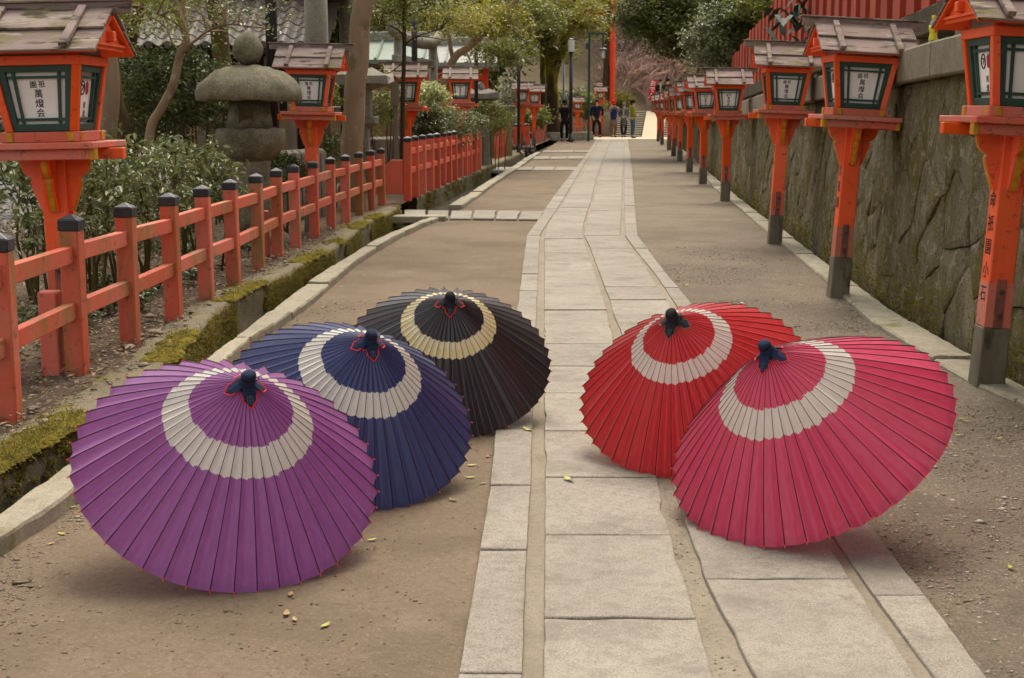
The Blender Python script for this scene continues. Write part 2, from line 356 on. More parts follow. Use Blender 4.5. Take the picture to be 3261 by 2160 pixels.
kr = curve_xy([(0,1720),(47,1707),(152,1640),(225,1570),(800,1075),(906,1008),(997,945),(1098,860),(1149,816),(1259,752),(1346,712),(1450,670),(1620,551),(1637,542),(1715,489)], KZ)
BZ = .13
lip = curve_xy([(0,1486),(246,1350),(542,1150),(689,984),(820,911),(1053,796),(1186,700),(1280,656),(1335,622),(1564,526),(1690,472)], BZ)
RZ = .03
rk0 = curve_xy([(3259,1278),(3084,1205),(2942,1122),(2781,1026),(2593,856),(2270,593),(2217,517)], RZ)
rk1 = curve_xy([(3259,1223),(3199,1191),(3084,1127),(2974,1067),(2841,989),(2721,897),(2634,837),(2501,736),(2400,667),(2293,577),(2226,525)], RZ)
wallx = lambda Y: rk1(Y) + .10
coping_z = lambda Y: 1.56 - .02*(min(max(Y, 5), 34) - 9)
FAR = 68.0
STAIR_Y = 73.5

def nz(x, y, s, a, seed=0.0): return a*mnoise.noise(Vector((x*s, y*s, seed)))
def ys_list(a, b, near=.12, growth=.02):
    out = [a]; 
    while out[-1] < b: out.append(out[-1] + near + growth*max(0, out[-1]))
    out[-1] = b; return out
def strip(name, fx0, fx1, ya, yb, z, mat, cols=10, amp=.006, parent=None, kind='structure', zf=None, near=.12):
    Y = ys_list(ya, yb, near); mb = MB(); vs = []; fs = []
    for i, y in enumerate(Y):
        a, b = fx0(y), fx1(y)
        for j in range(cols+1):
            x = a + (b-a)*j/cols
            zz = (zf(x, y) if zf else z) + nz(x, y, 1.3, amp, 3) + nz(x, y, 6, amp*.35, 9)
            vs.append((x, y, zz))
    n = cols+1
    fs = [(i*n+j, i*n+j+1, (i+1)*n+j+1, (i+1)*n+j) for i in range(len(Y)-1) for j in range(cols)]
    return put(name, np_mesh(name, np.array(vs), np.array(fs), mat, True), parent, kind=kind)

# one sheet to the horizon, lying under everything
mb = MB(); mb.add([(-600,-40,-.32),(600,-40,-.32),(600,900,-.32),(-600,900,-.32)], [(0,1,2,3)])
mb.obj('ground', M['soil'], kind='structure')
strip('road', lambda y: kr(y)-.03, lambda y: PB[0](y)+.05, .5, FAR, .0, M['dirt'], 12, .006)
strip('gravel_strip', lambda y: PB[7](y)-.05, lambda y: rk0(y)+.04, .5, FAR, .0, M['gravel'], 12, .008)
path = strip('stone_path', lambda y: PB[0](y)+.02, lambda y: PB[7](y)-.02, .8, FAR, .008, M['sand'], 12, .003)
strip('gutter_bed', lambda y: lip(y)-.10, lambda y: kl(y)+.06, .3, 62, -.15, M['mud'], 5, .02)
strip('wall_gutter', lambda y: rk1(y)-.03, lambda y: wallx(y)+.3, .3, FAR, -.06, M['mud'], 3, .012)
strip('garden_soil', lambda y: -45.0, lambda y: lip(y)-.06, .5, 84, .115, M['soil'], 60, .016, near=.22)
yard = MB(); q = [G(-400,760,.14),(G(150,690,.14)),(G(560,560,.14)),(G(-400,520,.14))]
yard.add(q, [(0,1,2,3)]); yard.obj('gravel_yard', M['yard'], kind='structure')

# ------------------------------------------------------------------ stone slabs
def slab_mesh(quad, top, bottom, mat, npt=6, rough=.008, inset=.010, seed=0, chip=.0):
    """quad: 4 (x,y) corners ccw -> a rough-edged slab with a worn top edge"""
    pts = []; r = random.Random(seed)
    notch = [[(r.uniform(.1,.9), r.uniform(.003,.009), r.uniform(.03,.10)) for _ in range(r.choice((0,1,1,2)))] if chip else [] for _ in range(4)]
    for k in range(4):
        a, b = Vector(quad[k]), Vector(quad[(k+1)%4]); d = b-a; nrm = Vector((-d.y, d.x)).normalized()
        for i in range(npt):
            t = i/npt
            o = rough*(mnoise.noise(Vector((t*d.length*5+seed*3.1, k*7.7, seed)))*1.3 + r.uniform(-.35,.35))
            if i == 0: o = 0
            p = a + d*t + nrm*((abs(o) + sum(A_*math.exp(-((t-T_)*d.length/W_)**2) for T_, A_, W_ in notch[k])*min(1, 5*t, 5*(1-t))) if i else 0)
            if i == 0: p = p + ((Vector(quad[(k+1)%4])-p).normalized() + (Vector(quad[(k-1)%4])-p).normalized())*rough*.35
            pts.append(p)
    n = len(pts); c = sum(pts, Vector((0,0)))/n
    tl = (r.uniform(-1,1)*.004, r.uniform(-1,1)*.004)
    def ring(ins, z):
        return [(*(p + (c-p).normalized()*ins), z + (tl[0]*(p.x-c.x) + tl[1]*(p.y-c.y) if z > bottom else 0)) for p in pts]
    vs = ring(inset, top) + ring(inset*.3, top-.0025) + ring(0, top-.008) + ring(0, bottom)
    fs = [tuple(range(n))]
    for k in range(3): fs += [(k*n+i, (k+1)*n+i, (k+1)*n+(i+1)%n, k*n+(i+1)%n) for i in range(n)]
    mb = MB(); mb.add(vs, fs)
    me = mb.mesh('slab', mat)
    return me
def Yof(py, px=1750, z=TOP): return G(px, py, z).y
def joints(pys, far=66.5, step=(.75,1.1), rs=1):
    r = random.Random(rs); J = sorted(Yof(p) for p in pys)
    while J[-1] < far: J.append(J[-1] + r.uniform(*step)*(1 + .01*J[-1]))
    return J
sid = 0
for ci, (a, b, pys, mt) in enumerate((
    (0, 1, [2390,2145,1751,1546,1366,1220,1090,989,925,872,827,801,750,725,690,668], 'slab_edge'),
    (2, 3, [2420,1968,1701,1518,1374,1253,1166,1095,1028,987,902,833,805,782,760,723,686,661], 'slab'),
    (4, 5, [2420,1845,1600,1450,1330,1220,1130,1049,1000,954,915,844,791,750,732,700,672], 'slab'),
    (6, 7, [2420,1894,1620,1400,1200,1060,915,865,791,750,734,713,693,674], 'slab_edge'))):
    J = joints(pys, rs=ci+3)
    for i in range(len(J)-1):
        sid += 1; y0, y1 = J[i]+.0025, J[i+1]-.0025; r = random.Random(sid*5)
        d0, d1 = r.uniform(-.012,.012), r.uniform(-.012,.012)
        g = .003
        qd = [(PB[a](y0)+g, y0+d0*.3), (PB[b](y0)-g, y0-d0*.3), (PB[b](y1)-g, y1-d1*.3), (PB[a](y1)+g, y1+d1*.3)]
        npt = 16 if y0 < 6 else (9 if y0 < 9 else (4 if y0 < 20 else 2))
        me = slab_mesh(qd, TOP + r.uniform(-.003,.004), -.06, M[mt], npt, .004 if y0 < 12 else .004, .006, sid, .06 if (y0 < 8 and ci in (1,2)) else 0)
        put('slab', me, path)

def kerb_row(name, f0, f1, ya, yb, z, seglen, label, seed):
    root = empty(name, (f0(ya), ya, 0), label=label, cat='kerb')
    y = ya; r = random.Random(seed); k = 0
    while y < yb-.1:
        L = r.uniform(*seglen)*(1 + .02*max(0, y-8)); y1 = min(yb, y+L); k += 1
        # long stones follow the bend with a mid point
        nseg = 3 if y1-y > .5 else 2
        yy = [y + .004 + (y1-y-.008)*i/nseg for i in range(nseg+1)]
        pts = [(f1(t), t) for t in yy] + [(f0(t), t) for t in reversed(yy)]
        mb = MB(); n = 0; P = []
        for i in range(len(pts)):
            a, b = Vector(pts[i]), Vector(pts[(i+1)%len(pts)])
            m = 5 if y < 9 else 2
            for j in range(m):
                t = j/m; p = a.lerp(b, t); p += Vector((r.uniform(-.006,.006), r.uniform(-.003,.003))); P.append(p)
        n = len(P); c = sum(P, Vector((0,0)))/n; dz = r.uniform(-.008,.008)
        def ring(ins, zz): return [(p.x + (c.x-p.x)*ins*2.2, p.y + max(-.012,min(.012,(c.y-p.y)*ins)), zz + (r.uniform(-.003,.003) if zz > -.1 else 0)) for p in P]
        vs = ring(.05, z+dz) + ring(.012, z+dz-.012) + ring(0, -.18)
        fs = [tuple(range(n))]
        for q in range(2): fs += [(q*n+i, (q+1)*n+i, (q+1)*n+(i+1)%n, q*n+(i+1)%n) for i in range(n)]
        mb.add([(v[0]-f0(ya), v[1]-ya, v[2]) for v in vs], fs)
        mb.obj('kerb_stone', M['kerb'], root); y = y1
    return root
kerb_row('kerb', kl, kr, 1.2, 17.2, KZ, (1.0, 1.7), 'long granite kerb stones between the mossy gutter and the brown road', 4)
kerb_row('kerb', kl, kr, 19.3, 45, KZ, (1.2, 1.8), 'distant granite kerb beside the gutter of the second red fence', 5)
kerb_row('kerb', rk0, rk1, .6, 52, RZ, (.8, 1.5), 'narrow granite kerb along the foot of the tall stone wall', 6)

# stone strips crossing the road
def cover(name, pts, z, label, n, seed):
    a0, a1, b1, b0 = [G(*p, z) for p in pts]; base = (a0+b1)/2
    root = empty(name, (base.x, base.y, 0), label=label, cat='drain cover')
    for i in range(n):
        t0, t1 = i/n + .004, (i+1)/n - .004
        q = [a0.lerp(a1, t0), a0.lerp(a1, t1), b0.lerp(b1, t1), b0.lerp(b1, t0)]
        me = slab_mesh([(p.x-base.x, p.y-base.y) for p in q], z + .004*math.sin(i*2.1+seed), -.05, M['slab_edge'], 4, .02, .015, seed+i)
        put('slab', me, root)
cover('drain_cover', [(1285,694),(1722,697),(1735,672),(1285,668)], .03, 'pale stone slabs crossing the brown road beside the first fence end', 6, 20)
cover('drain_cover', [(1560,542),(1832,541),(1838,531),(1565,532)], .02, 'second pale stone strip crossing the road, further up', 4, 30)
cover('drain_cover', [(1695,507),(1858,505),(1863,496),(1700,498)], .02, 'third pale stone strip crossing the road, beside the wide kerb', 3, 40)
cover('drain_cover', [(1725,485),(1873,484),(1877,478),(1730,479)], .02, 'farthest pale stone strip crossing the road', 3, 50)
def gbridge(px, label):
    p = G(*px, .05); y = p.y
    mb = MB(); mb.box((0,0,0), (kl(y)-lip(y)+.5, .30, .09)); mb.obj('gutter_bridge', M['kerb'], None, ((kl(y)+lip(y))/2-.05, y, .02), bevel=.01, label=label, cat='stone slab')
gbridge((1290,690), 'flat granite slab bridging the gutter between the two red fences')

# ------------------------------------------------------------------ bank edge (low concrete wall of the gutter), broken mossy top
def bank(name, ya, yb, label):
    Y = ys_list(ya, yb, .07, .012); prof = [(-.30,.118),(-.20,.122),(-.10,.128),(-.03,.132),(0,.118),(.008,.06),(-.004,-.02),(.006,-.10),(.0,-.17)]
    vs = []
    for y in Y:
        x0 = lip(y)
        for k, (dx, z) in enumerate(prof):
            w = nz(y, k*.6, 2.2, .022, 5) + nz(y, k, 9, .010, 2)
            br = .03*max(0, mnoise.noise(Vector((y*1.7, 3.3, 1)))-.15)*3 if k in (3,4) else 0
            vs.append((x0 + dx + (w if k >= 3 else 0) - br, y, z + (nz(y, k, 4, .010, 8) if k < 5 else 0) - br*.8 - (.02 if k == 0 else 0)))
    n = len(prof); fs = [(i*n+j, i*n+j+1, (i+1)*n+j+1, (i+1)*n+j) for i in range(len(Y)-1) for j in range(n-1)]
    b = len(vs)
    for e in (0, (len(Y)-1)*n):
        fs.append(tuple(e+j for j in range(n)))
    o = bpy.data.meshes.new(name); o.from_pydata(vs, [], fs); o.materials.append(M['concrete'])
    o.polygons.foreach_set('use_smooth', [True]*len(o.polygons))
    return put(name, o, label=label, cat='gutter wall')
bank('gutter_wall', .4, 18.1, 'low mossy concrete edge of the gutter below the near red fence')
bank('gutter_wall', 20.1, 44, 'concrete edge of the gutter below the second red fence')

def blades(name, base, nrm, length, width, mat, parent=None, **kw):
    """many small leaning triangles: moss and short grass"""
    n = len(base); a = NP.uniform(0, 2*math.pi, n)
    side = np.stack([np.cos(a), np.sin(a), np.zeros(n)], 1)
    d = nrm + NP.normal(0, .55, (n, 3)); d /= np.linalg.norm(d, axis=1)[:, None]
    L = length*NP.uniform(.5, 1.3, n)[:, None]
    v = np.empty((n, 3, 3)); v[:, 0] = base - side*width; v[:, 1] = base + side*width; v[:, 2] = base + d*L
    return put(name, np_mesh(name, v.reshape(-1, 3), np.arange(n*3).reshape(-1, 3), mat, False, np.clip(NP.beta(2,2,n),0,1)), parent, kind='stuff', **kw)
# moss cushions on the bank edge and the gutter wall
def moss_patch(ya, yb, count, top_bias, label):
    B = []; Nn = []; mb = MB()
    c = 0; t = 0
    while c < count and t < count*30:
        t += 1
        y = ya + (yb-ya)*NP.rand()**1.6
        on_top = NP.rand() < top_bias(y)
        if not on_top: rr0 = .5
        else: rr0 = 1.0
        den = mnoise.noise(Vector((y*.9, 7.0 if on_top else 2.0, 0)))
        if den < (.05 if on_top else -.10): continue
        c += 1
        rr = NP.uniform(.016, .040)*rr0
        if on_top: p = Vector((lip(y) - abs(NP.normal(.02, .06)), y, .125)); sc = (1.3, 1.3, .55)
        else: p = Vector((lip(y)+.012, y, NP.uniform(-.12, .11))); sc = (.45, 1.1, 1.0)
        # low dome
        n = 7
        for k, (fr, fz) in enumerate(((1, 0), (.8, .55), (.35, .95))):
            for j in range(n):
                an = 2*math.pi*(j+.5*k)/n; w = 1 + .25*mnoise.noise(Vector((c*1.7, j, k)))
                if on_top: q = p + Vector((math.cos(an)*fr*rr*sc[0]*w, math.sin(an)*fr*rr*sc[1]*w, fz*rr*sc[2]*w))
                else: q = p + Vector((fz*rr*sc[0]*w, math.cos(an)*fr*rr*sc[1]*w, math.sin(an)*fr*rr*sc[2]*w))
                mb.v.append(tuple(q))
                B.append(q); Nn.append((q-p).normalized())
        b = len(mb.v)-3*n
        for k in range(2):
            for j in range(n): mb.f.append((b+k*n+j, b+k*n+(j+1)%n, b+(k+1)*n+(j+1)%n, b+(k+1)*n+j))
        mb.f.append(tuple(b+2*n+j for j in range(n)))
    mb.m = [0]*len(mb.f)
    root = mb.obj('moss', M['moss'], smooth=True, kind='stuff', label=label, cat='moss')
    B = np.array([tuple(x) for x in B]); Nn = np.array([tuple(x) for x in Nn])
    idx = NP.randint(0, len(B), 70000 if ya < 5 else 8000)
    bb = B[idx] + NP.normal(0, .014, (len(idx), 3))
    blades('moss_blades', bb, Nn[idx], .015, .0028 if ya < 5 else .006, M['mossblade'], root)
moss_patch(2.6, 17.9, 4200, lambda y: .75 if y < 6.5 else .22, 'yellow green moss covering the gutter edge below the near fence')
moss_patch(20.3, 33, 300, lambda y: .05, 'yellow green moss on the gutter wall below the second fence')

# ------------------------------------------------------------------ retaining wall on the right
wall = empty('retaining_wall', (wallx(6), 6, 0), label='tall mossy wall of fitted irregular stones along the right side', cat='stone wall')
WO = Vector((wallx(6), 6, 0))
def wpt(Y, z, out=0.0): return Vector((wallx(Y) + .06*z - out, Y, z)) - WO
back = MB(); Yb = ys_list(.2, 64, .4, .03); vs = []
for y in Yb: vs += [tuple(wpt(y, -.2, -.008)), tuple(wpt(y, coping_z(y)+.02, -.008)), tuple(wpt(y, coping_z(y)+.02, -.6)), tuple(wpt(y, -.2, -.6))]
n = len(Yb); back.add(vs, [(4*i+j, 4*i+j+1, 4*i+5+j, 4*i+4+j) for i in range(n-1) for j in range(3)] + [(0,1,2,3), (4*n-4,4*n-3,4*n-2,4*n-1)])
back.obj('wall_core', M['walldark'], wall)
def clip(poly, p, q):                  # keep the side nearer p than q
    m = ((p[0]+q[0])/2, (p[1]+q[1])/2); nx, ny = q[0]-p[0], q[1]-p[1]; out = []
    for i in range(len(poly)):
        a, b = poly[i], poly[(i+1)%len(poly)]
        da = (a[0]-m[0])*nx + (a[1]-m[1])*ny; db = (b[0]-m[0])*nx + (b[1]-m[1])*ny
        if da <= 0: out.append(a)
        if (da < 0) != (db < 0): t = da/(da-db); out.append((a[0]+(b[0]-a[0])*t, a[1]+(b[1]-a[1])*t))
    return out
seeds = []; y = .1; r = random.Random(77)
while y < 40:
    w = .52 if y < 15 else (.62 if y < 24 else .9)
    H = coping_z(y); rows = 5 if y < 24 else 4
    for k in range(rows):
        seeds.append((y + r.uniform(-.34,.34)*w + (w*.5 if k % 2 else 0), H*(k+.5)/rows + r.uniform(-.13,.13)))
    y += w
for i, p in enumerate(seeds):
    H = coping_z(p[0]) - .004
    poly = [(p[0]-1.4,-.08),(p[0]+1.4,-.08),(p[0]+1.4,H),(p[0]-1.4,H)]
    for q in seeds:
        if q is not p and abs(q[0]-p[0]) < 1.6: poly = clip(poly, p, q)
        if not poly: break
    if len(poly) < 3: continue
    cx = sum(a for a, _ in poly)/len(poly); cz = sum(b for _, b in poly)/len(poly)
    if p[0] < .5: continue
    pts = []
    for j in range(len(poly)):
        a, b = poly[j], poly[(j+1)%len(poly)]
        L = math.hypot(b[0]-a[0], b[1]-a[1])
        if L < .04: pts.append(a); continue
        m = 3 if p[0] < 16 else 2
        for t in range(m):
            u = t/m; x, z = a[0]+(b[0]-a[0])*u, a[1]+(b[1]-a[1])*u
            if t: x += nz(x, z, 7, .022, 4); z += nz(x, z, 7, .022, 14)
            pts.append((x, z))
    n = len(pts); bulge = r.uniform(.0, .012); tilt = (r.uniform(-.035,.035), r.uniform(-.035,.035))
    def rg(ins, out):
        o = []
        for (x, z) in pts:
            d = math.hypot(cx-x, cz-z) + 1e-6; k = min(.9, ins/d)
            X, Z = x+(cx-x)*k, z+(cz-z)*k
            o.append(wpt(X, min(Z, H), out + ((X-cx)*tilt[0] + (Z-cz)*tilt[1] + nz(X, Z, 5, .016, i) if out > 0 else 0)))
        return o
    vs = rg(.001, -.03) + rg(.002, .010) + rg(.007, .018) + rg(.05, .020+bulge*.6) + [wpt(cx, cz, .021+bulge)]
    fs = []
    for q in range(3): fs += [(q*n+j, q*n+(j+1)%n, (q+1)*n+(j+1)%n, (q+1)*n+j) for j in range(n)]
    fs += [(3*n+j, 3*n+(j+1)%n, 4*n) for j in range(n)]
    mb = MB(); mb.add(vs, fs); mb.obj('stone', M['wallstone'], wall)
y = .2; k = 0
while y < 60:
    L = (1.05 if k % 2 else .9)*(1 + .03*max(0, y-12)); k += 1; y1 = y + L - .006
    a, b = wpt(y, coping_z(y), .10), wpt(y1, coping_z(y1), .10)
    mb = MB(); D = Vector((.42, 0, 0)); U = Vector((0, 0, .225))
    mb.hexa([a, a+D, b+D, b, a+U, a+D+U, b+D+U, b+U]); mb.obj('coping_block', M['coping'], wall, bevel=.012); y += L
# moss and drips at the wall foot
nn = 9000; yy = 5 + 30*NP.rand(nn)**1.7
bx = np.array([(wallx(a) - .02 - abs(NP.normal(0,.03)), a, -.05 + abs(NP.normal(0, .16))) for a in yy])
keep = np.array([mnoise.noise(Vector((a*.8, 4, 0))) > -.1 for a in yy]); 
wm = blades('wall_moss', bx[keep], np.tile((-.6,-.2,.5), (keep.sum(),1)), .035, .008, M['mossblade'])
tag(wm, 'olive moss growing along the foot of the stone wall', 'moss')

# red board fence standing on short blocks above the wall
fz = lambda Y: coping_z(Y) + .225
ff = empty('board_fence', (wallx(8)+.35, 8, fz(8)), label='tall red wooden board fence above the stone wall', cat='fence')
FO = Vector((wallx(8)+.35, 8, fz(8)))
def fpt(Y, dx, dz): return Vector((wallx(Y)+.30+dx, Y, fz(Y)+dz)) - FO
y = .5; k = 0
while y < 30:
    a = fpt(y, .06, 0); b = fpt(y+.16, .06, 0); mb = MB(); D = Vector((.16,0,0)); U = Vector((0,0,.17))
    mb.hexa([a,a+D,b+D,b,a+U,a+D+U,b+D+U,b+U]); mb.obj('support_block', M['coping'], ff, bevel=.01)
    y1 = y + 1.25*(1+.01*y); a = fpt(y, .02, .165); b = fpt(y1-.004, .02, .165); D = Vector((.2,0,0)); U = Vector((0,0,.20))
    mb = MB(); mb.hexa([a,a+D,b+D,b,a+U,a+D+U,b+D+U,b+U]); mb.obj('base_beam', M['beam_dark'], ff, bevel=.01)
    y = y1; k += 1
y = .5; k = 0; r = random.Random(5)
while y < 30:
    w = .27*(1 + .02*max(0, y-12)); off = .02 if k % 2 else .10; y1 = y + w*1.06
    hgt = .80 + .09*math.floor((30-max(6,y))/2.2) + r.uniform(-.012,.012)
    a = fpt(y, off, .362); b = fpt(y1, off, .362); D = Vector((.045,0,0)); U = Vector((0,0,hgt))
    mb = MB(); mb.hexa([a,a+D,b+D,b,a+U,a+D+U,b+D+U,b+U]); mb.obj('board', M['redwood'], ff); y += w; k += 1
# ================================================================== oiled paper umbrellas
NR = 44
def paper(name, col, col2, ring, R, trans, sheen):
    t = MT(name, .36, .45); t.co()
    sp = t.n('ShaderNodeSeparateXYZ'); t.l(t._raw, sp.inputs[0])
    x, y = sp.outputs[0], t.math('SUBTRACT', sp.outputs[1], R)
    rr = t.math('DIVIDE', t.math('SQRT', t.math('ADD', t.math('MULTIPLY', x, x), t.math('MULTIPLY', y, y))), R)
    an = t.math('MULTIPLY', t.math('ADD', t.math('DIVIDE', t.math('ARCTAN2', y, x), 2*math.pi), .5), NR)
    cv = t.n('ShaderNodeCombineXYZ'); t.l(t.math('MULTIPLY', an, .55), cv.inputs[0]); t.l(t.math('MULTIPLY', rr, 1.2), cv.inputs[1])
    st = t.n('ShaderNodeTexNoise'); st.inputs['Scale'].default_value = 9; st.inputs['Detail'].default_value = 6; st.inputs['Roughness'].default_value = .7; t.l(cv.outputs[0], st.inputs['Vector'])
    wn_ = t.n('ShaderNodeTexWhiteNoise'); wn_.noise_dimensions = '1D'; t.l(t.math('FLOOR', an), wn_.inputs['W'])
    r2 = t.math('ADD', rr, t.math('MULTIPLY', t.math('SUBTRACT', wn_.outputs['Value'], .5), .012))
    r2 = t.math('ADD', r2, t.math('MULTIPLY', t.math('SUBTRACT', st.outputs['Fac'], .5), .016))
    inr = t.math('MULTIPLY', t.ramp(r2, ring[0]-.002, ring[0]+.002), t.math('SUBTRACT', 1, t.ramp(r2, ring[1]-.002, ring[1]+.002)))
    overlap = t.math('MULTIPLY', t.ramp(r2, ring[0]-.001, ring[0]), t.math('SUBTRACT', 1, t.ramp(r2, (ring[0]*.6+ring[1]*.4)-.002, ring[0]*.6+ring[1]*.4+.002)))
    c = t.mix(t.ramp(st.outputs['Fac'], .3, .72), col, col2)
    c = t.mix(t.math('MULTIPLY', wn_.outputs['Value'], .16), c, tuple(v*.7 for v in col))
    hem = t.ramp(rr, .948, .953); c = t.mix(t.math('MULTIPLY', hem, .28), c, tuple(v*.55 for v in col))
    w = t.mix(t.ramp(st.outputs['Fac'], .35, .7), ring[2], tuple(v*.82 for v in ring[2]))
    w = t.mix(t.math('MULTIPLY', overlap, .22), w, (.86,.82,.76))
    c = t.mix(inr, c, w); t.color(c)
    t.b.inputs['Sheen Weight'].default_value = .22; t.b.inputs['Sheen Roughness'].default_value = .45; t.b.inputs['Coat Weight'].default_value = sheen; t.b.inputs['Coat Roughness'].default_value = .24
    t.bump(t.math('ADD', st.outputs['Fac'], t.noise(160, 4)), .22, .005)
    gm = t.n('ShaderNodeGamma'); gm.inputs['Gamma'].default_value = .62; t.l(c, gm.inputs['Color'])     # oiled paper lets more light through than it throws back
    tr = t.n('ShaderNodeBsdfTranslucent'); t.l(gm.outputs[0], tr.inputs['Color'])
    mx = t.n('ShaderNodeMixShader'); mx.inputs[0].default_value = trans
    t.l(t.b.outputs[0], mx.inputs[1]); t.l(tr.outputs[0], mx.inputs[2]); t.l(mx.outputs[0], t.out.inputs['Surface'])
    return t.m
M['rib'] = surf('dark_rib', S(42,26,26), S(30,20,20), 30, .5, .3, 0)
M['rib_tip'] = surf('orange_tip', S(232,90,44), S(220,80,40), 30, .6, .3, 0)
M['trim_red'] = surf('red_trim', S(214,48,48), S(206,40,44), 30, .7, .2, 0)
M['trim_brown'] = surf('brown_trim', S(120,92,66), S(104,80,58), 30, .7, .2, 0)
M['thread'] = surf('black_thread', S(22,22,28), S(28,28,34), 30, .8, .2, 0)
M['bamboo'] = surf('bamboo_shaft', S(150,112,66), S(126,92,54), 12, .5, .3, .1)
M['emblem'] = surf('grey_emblem', S(94,104,122), S(88,98,116), 30, .7, .2, 0)
def cloth(name, c): return surf(name, c, tuple(v*1.25 for v in c), 60, .85, .15, .2, 300, .002)
M['cloth_navy'] = cloth('navy_cap_cloth', S(32,40,62)); M['cloth_black'] = cloth('black_cap_cloth', S(36,38,42))

def rib_z(s, H): return H*(1-s) + .030*4*s*(1-s)*.5      # slight outward bow of the ribs
def umbrella(key, X, Y, az, el, R, H, z0, ph, col, col2, ringc, ring, trans, cap_cloth, trim, label, seed):
    a = Vector((math.sin(az)*math.cos(el), -math.cos(az)*math.cos(el), math.sin(el)))
    u = Vector((0,0,1)).cross(a).normalized(); v = a.cross(u)
    C = Vector((X, Y, z0 + R*math.cos(el))); base = C - v*R
    root = empty('paper_umbrella', base, label=label, cat='umbrella', group='open paper umbrellas resting on the lane')
    Mx = Matrix((u, v, a)).transposed().to_4x4(); Mx.translation = base; root.matrix_world = Mx
    O = Vector((0, R, 0)); r = random.Random(seed)
    # canopy: one sheet, sagging between the ribs
    ns, nt = 16, 8; vs = []; fs = []
    sag = [r.uniform(.75, 1.25) for _ in range(NR)]; skew = [r.uniform(.34,.50) for _ in range(NR)]
    for k in range(NR):
        for j in range(nt):
            t = j/nt; an = 2*math.pi*(k + t + ph)/NR
            fold = (t/skew[k]) if t < skew[k] else (1-t)/(1-skew[k])
            fold = .75*fold + .25*math.sin(fold*math.pi/2)
            for i in range(ns+1):
                s = .05 + .95*i/ns
                e = 1 - .013*fold if i == ns else 1.0
                dip = .019*sag[k]*fold*s**1.0
                rad = R*s*e - dip*.35
                vs.append((O.x + rad*math.cos(an), O.y + rad*math.sin(an), rib_z(s, H) - dip))
    n = ns+1; tot = NR*nt
    for q in range(tot):
        q2 = (q+1) % tot
        fs += [(q*n+i, q*n+i+1, q2*n+i+1, q2*n+i) for i in range(ns)]
    mt = paper('oiled_paper_'+key, col, col2, (*ring, ringc), R, trans, .5)
    me = np_mesh('canopy', np.array(vs), np.array(fs), mt, False)
    put('canopy', me, root)
    # ribs, each with its tip
    mb = MB(); pts = [(R*s, 0, rib_z(s, H)+.0006) for s in np.linspace(.05, 1.0, 9)]
    mb.tube(pts, [.0006+.0010*s for s in np.linspace(.05,1,9)], 4)
    rme = mb.mesh('rib', M['rib'])
    mb = MB(); dz = rib_z(1,H)-rib_z(.99,H); d = Vector((R*.01,0,dz)).normalized()
    p = Vector((R, 0, rib_z(1,H))); mb.tube([p - d*.003, p + d*.007], .0021, 6); tme = mb.mesh('rib_tip', M['rib_tip'])
    for k in range(NR):
        o = put('rib', rme, root, O, (0, 0, 2*math.pi*(k+ph)/NR)); put('rib_tip', tme, o)
    # underside: shaft, runner, stretchers
    below = (C.z - z0)/math.sin(el) - .012
    mb = MB(); mb.tube([(0,R,H-.03), (0,R,-below+.14)], .009, 10); mb.obj('shaft', M['bamboo'], root, smooth=True)
    mb = MB(); mb.tube([(0,R,-below+.15), (0,R,-below+.01)], .012, 10); mb.obj('handle', M['thread'], root, smooth=True)
    mb = MB()
    for k in range(NR):
        an = 2*math.pi*(k+ph)/NR; c_, s_ = math.cos(an), math.sin(an); q = .46
        mb.tube([(.014*c_, R+.014*s_, H*.35), (R*q*c_, R+R*q*s_, rib_z(q,H)-.006)], .0016, 3)
    mb.obj('stretchers', M['bamboo'], root, kind='stuff')
    # tied cap with four cloth corners
    cm = M[cap_cloth]; za = rib_z(0, H)
    mb = MB(); mb.lathe([(.029,za-.026),(.027,za-.014),(.023,za-.006),(.0245,za+.004),(.024,za+.013),(.0205,za+.018),(.020,za+.022),(.0215,za+.027),(.0205,za+.034),(.016,za+.039),(.005,za+.040)], 14, (0,R,0), .04, seed)
    mb.obj('cap', cm, root, smooth=True)
    mb = MB(); mb.lathe([(.0212,za+.016),(.0224,za+.020),(.0212,za+.024)], 14, (0,R,0)); cord = mb.obj('cap_cord', M['thread'], root, smooth=True)
    mb = MB(); lo = [(.019,R-.010,za+.022),(.031,R-.004,za+.018),(.034,R+.004,za+.002),(.030,R+.010,za-.012),(.026,R+.008,za-.004)]
    mb.tube(lo, .0012, 5); mb.obj('cord_loop', M['thread'], cord)
    for k in range(4):
        an = -math.pi/2 + math.pi/2*k + {'purple':.0,'blue':.02,'black':-.02,'red':-.05,'pink':.10}[key]
        Lp = (.066, .062, .064, .061)[k]; hw = .020
        def P(rad, side, up=0.0):
            s = max(0, rad/R); zz = za + .002 if rad < .022 else rib_z(s, H) + .0035 + .006*max(0, 1-(rad-.022)/.035)
            return Vector((rad*math.cos(an) - side*math.sin(an), R + rad*math.sin(an) + side*math.cos(an), zz + up - abs(side)*.10))
        out = [(.016,.018),(.030,.019),(.040,hw),(.047,hw*1.03),(Lp,0)]
        vs2 = []; 
        for (rd, sd) in out[:-1]: vs2 += [P(rd,-sd), P(rd,0,.002), P(rd,sd)]
        vs2.append(P(Lp,0,.001)); top = list(vs2); vs3 = [p - Vector((0,0,.0016)) for p in vs2]
        fs2 = []
        for i in range(3): fs2 += [(3*i,3*i+1,3*i+4,3*i+3), (3*i+1,3*i+2,3*i+5,3*i+4)]
        fs2 += [(9,10,12),(10,11,12)]
        nb = len(vs2); fs2 += [tuple(nb+i for i in reversed(f)) for f in fs2]
        mb = MB(); mb.add(vs2+vs3, fs2); pe = mb.obj('cloth_corner', cm, root)
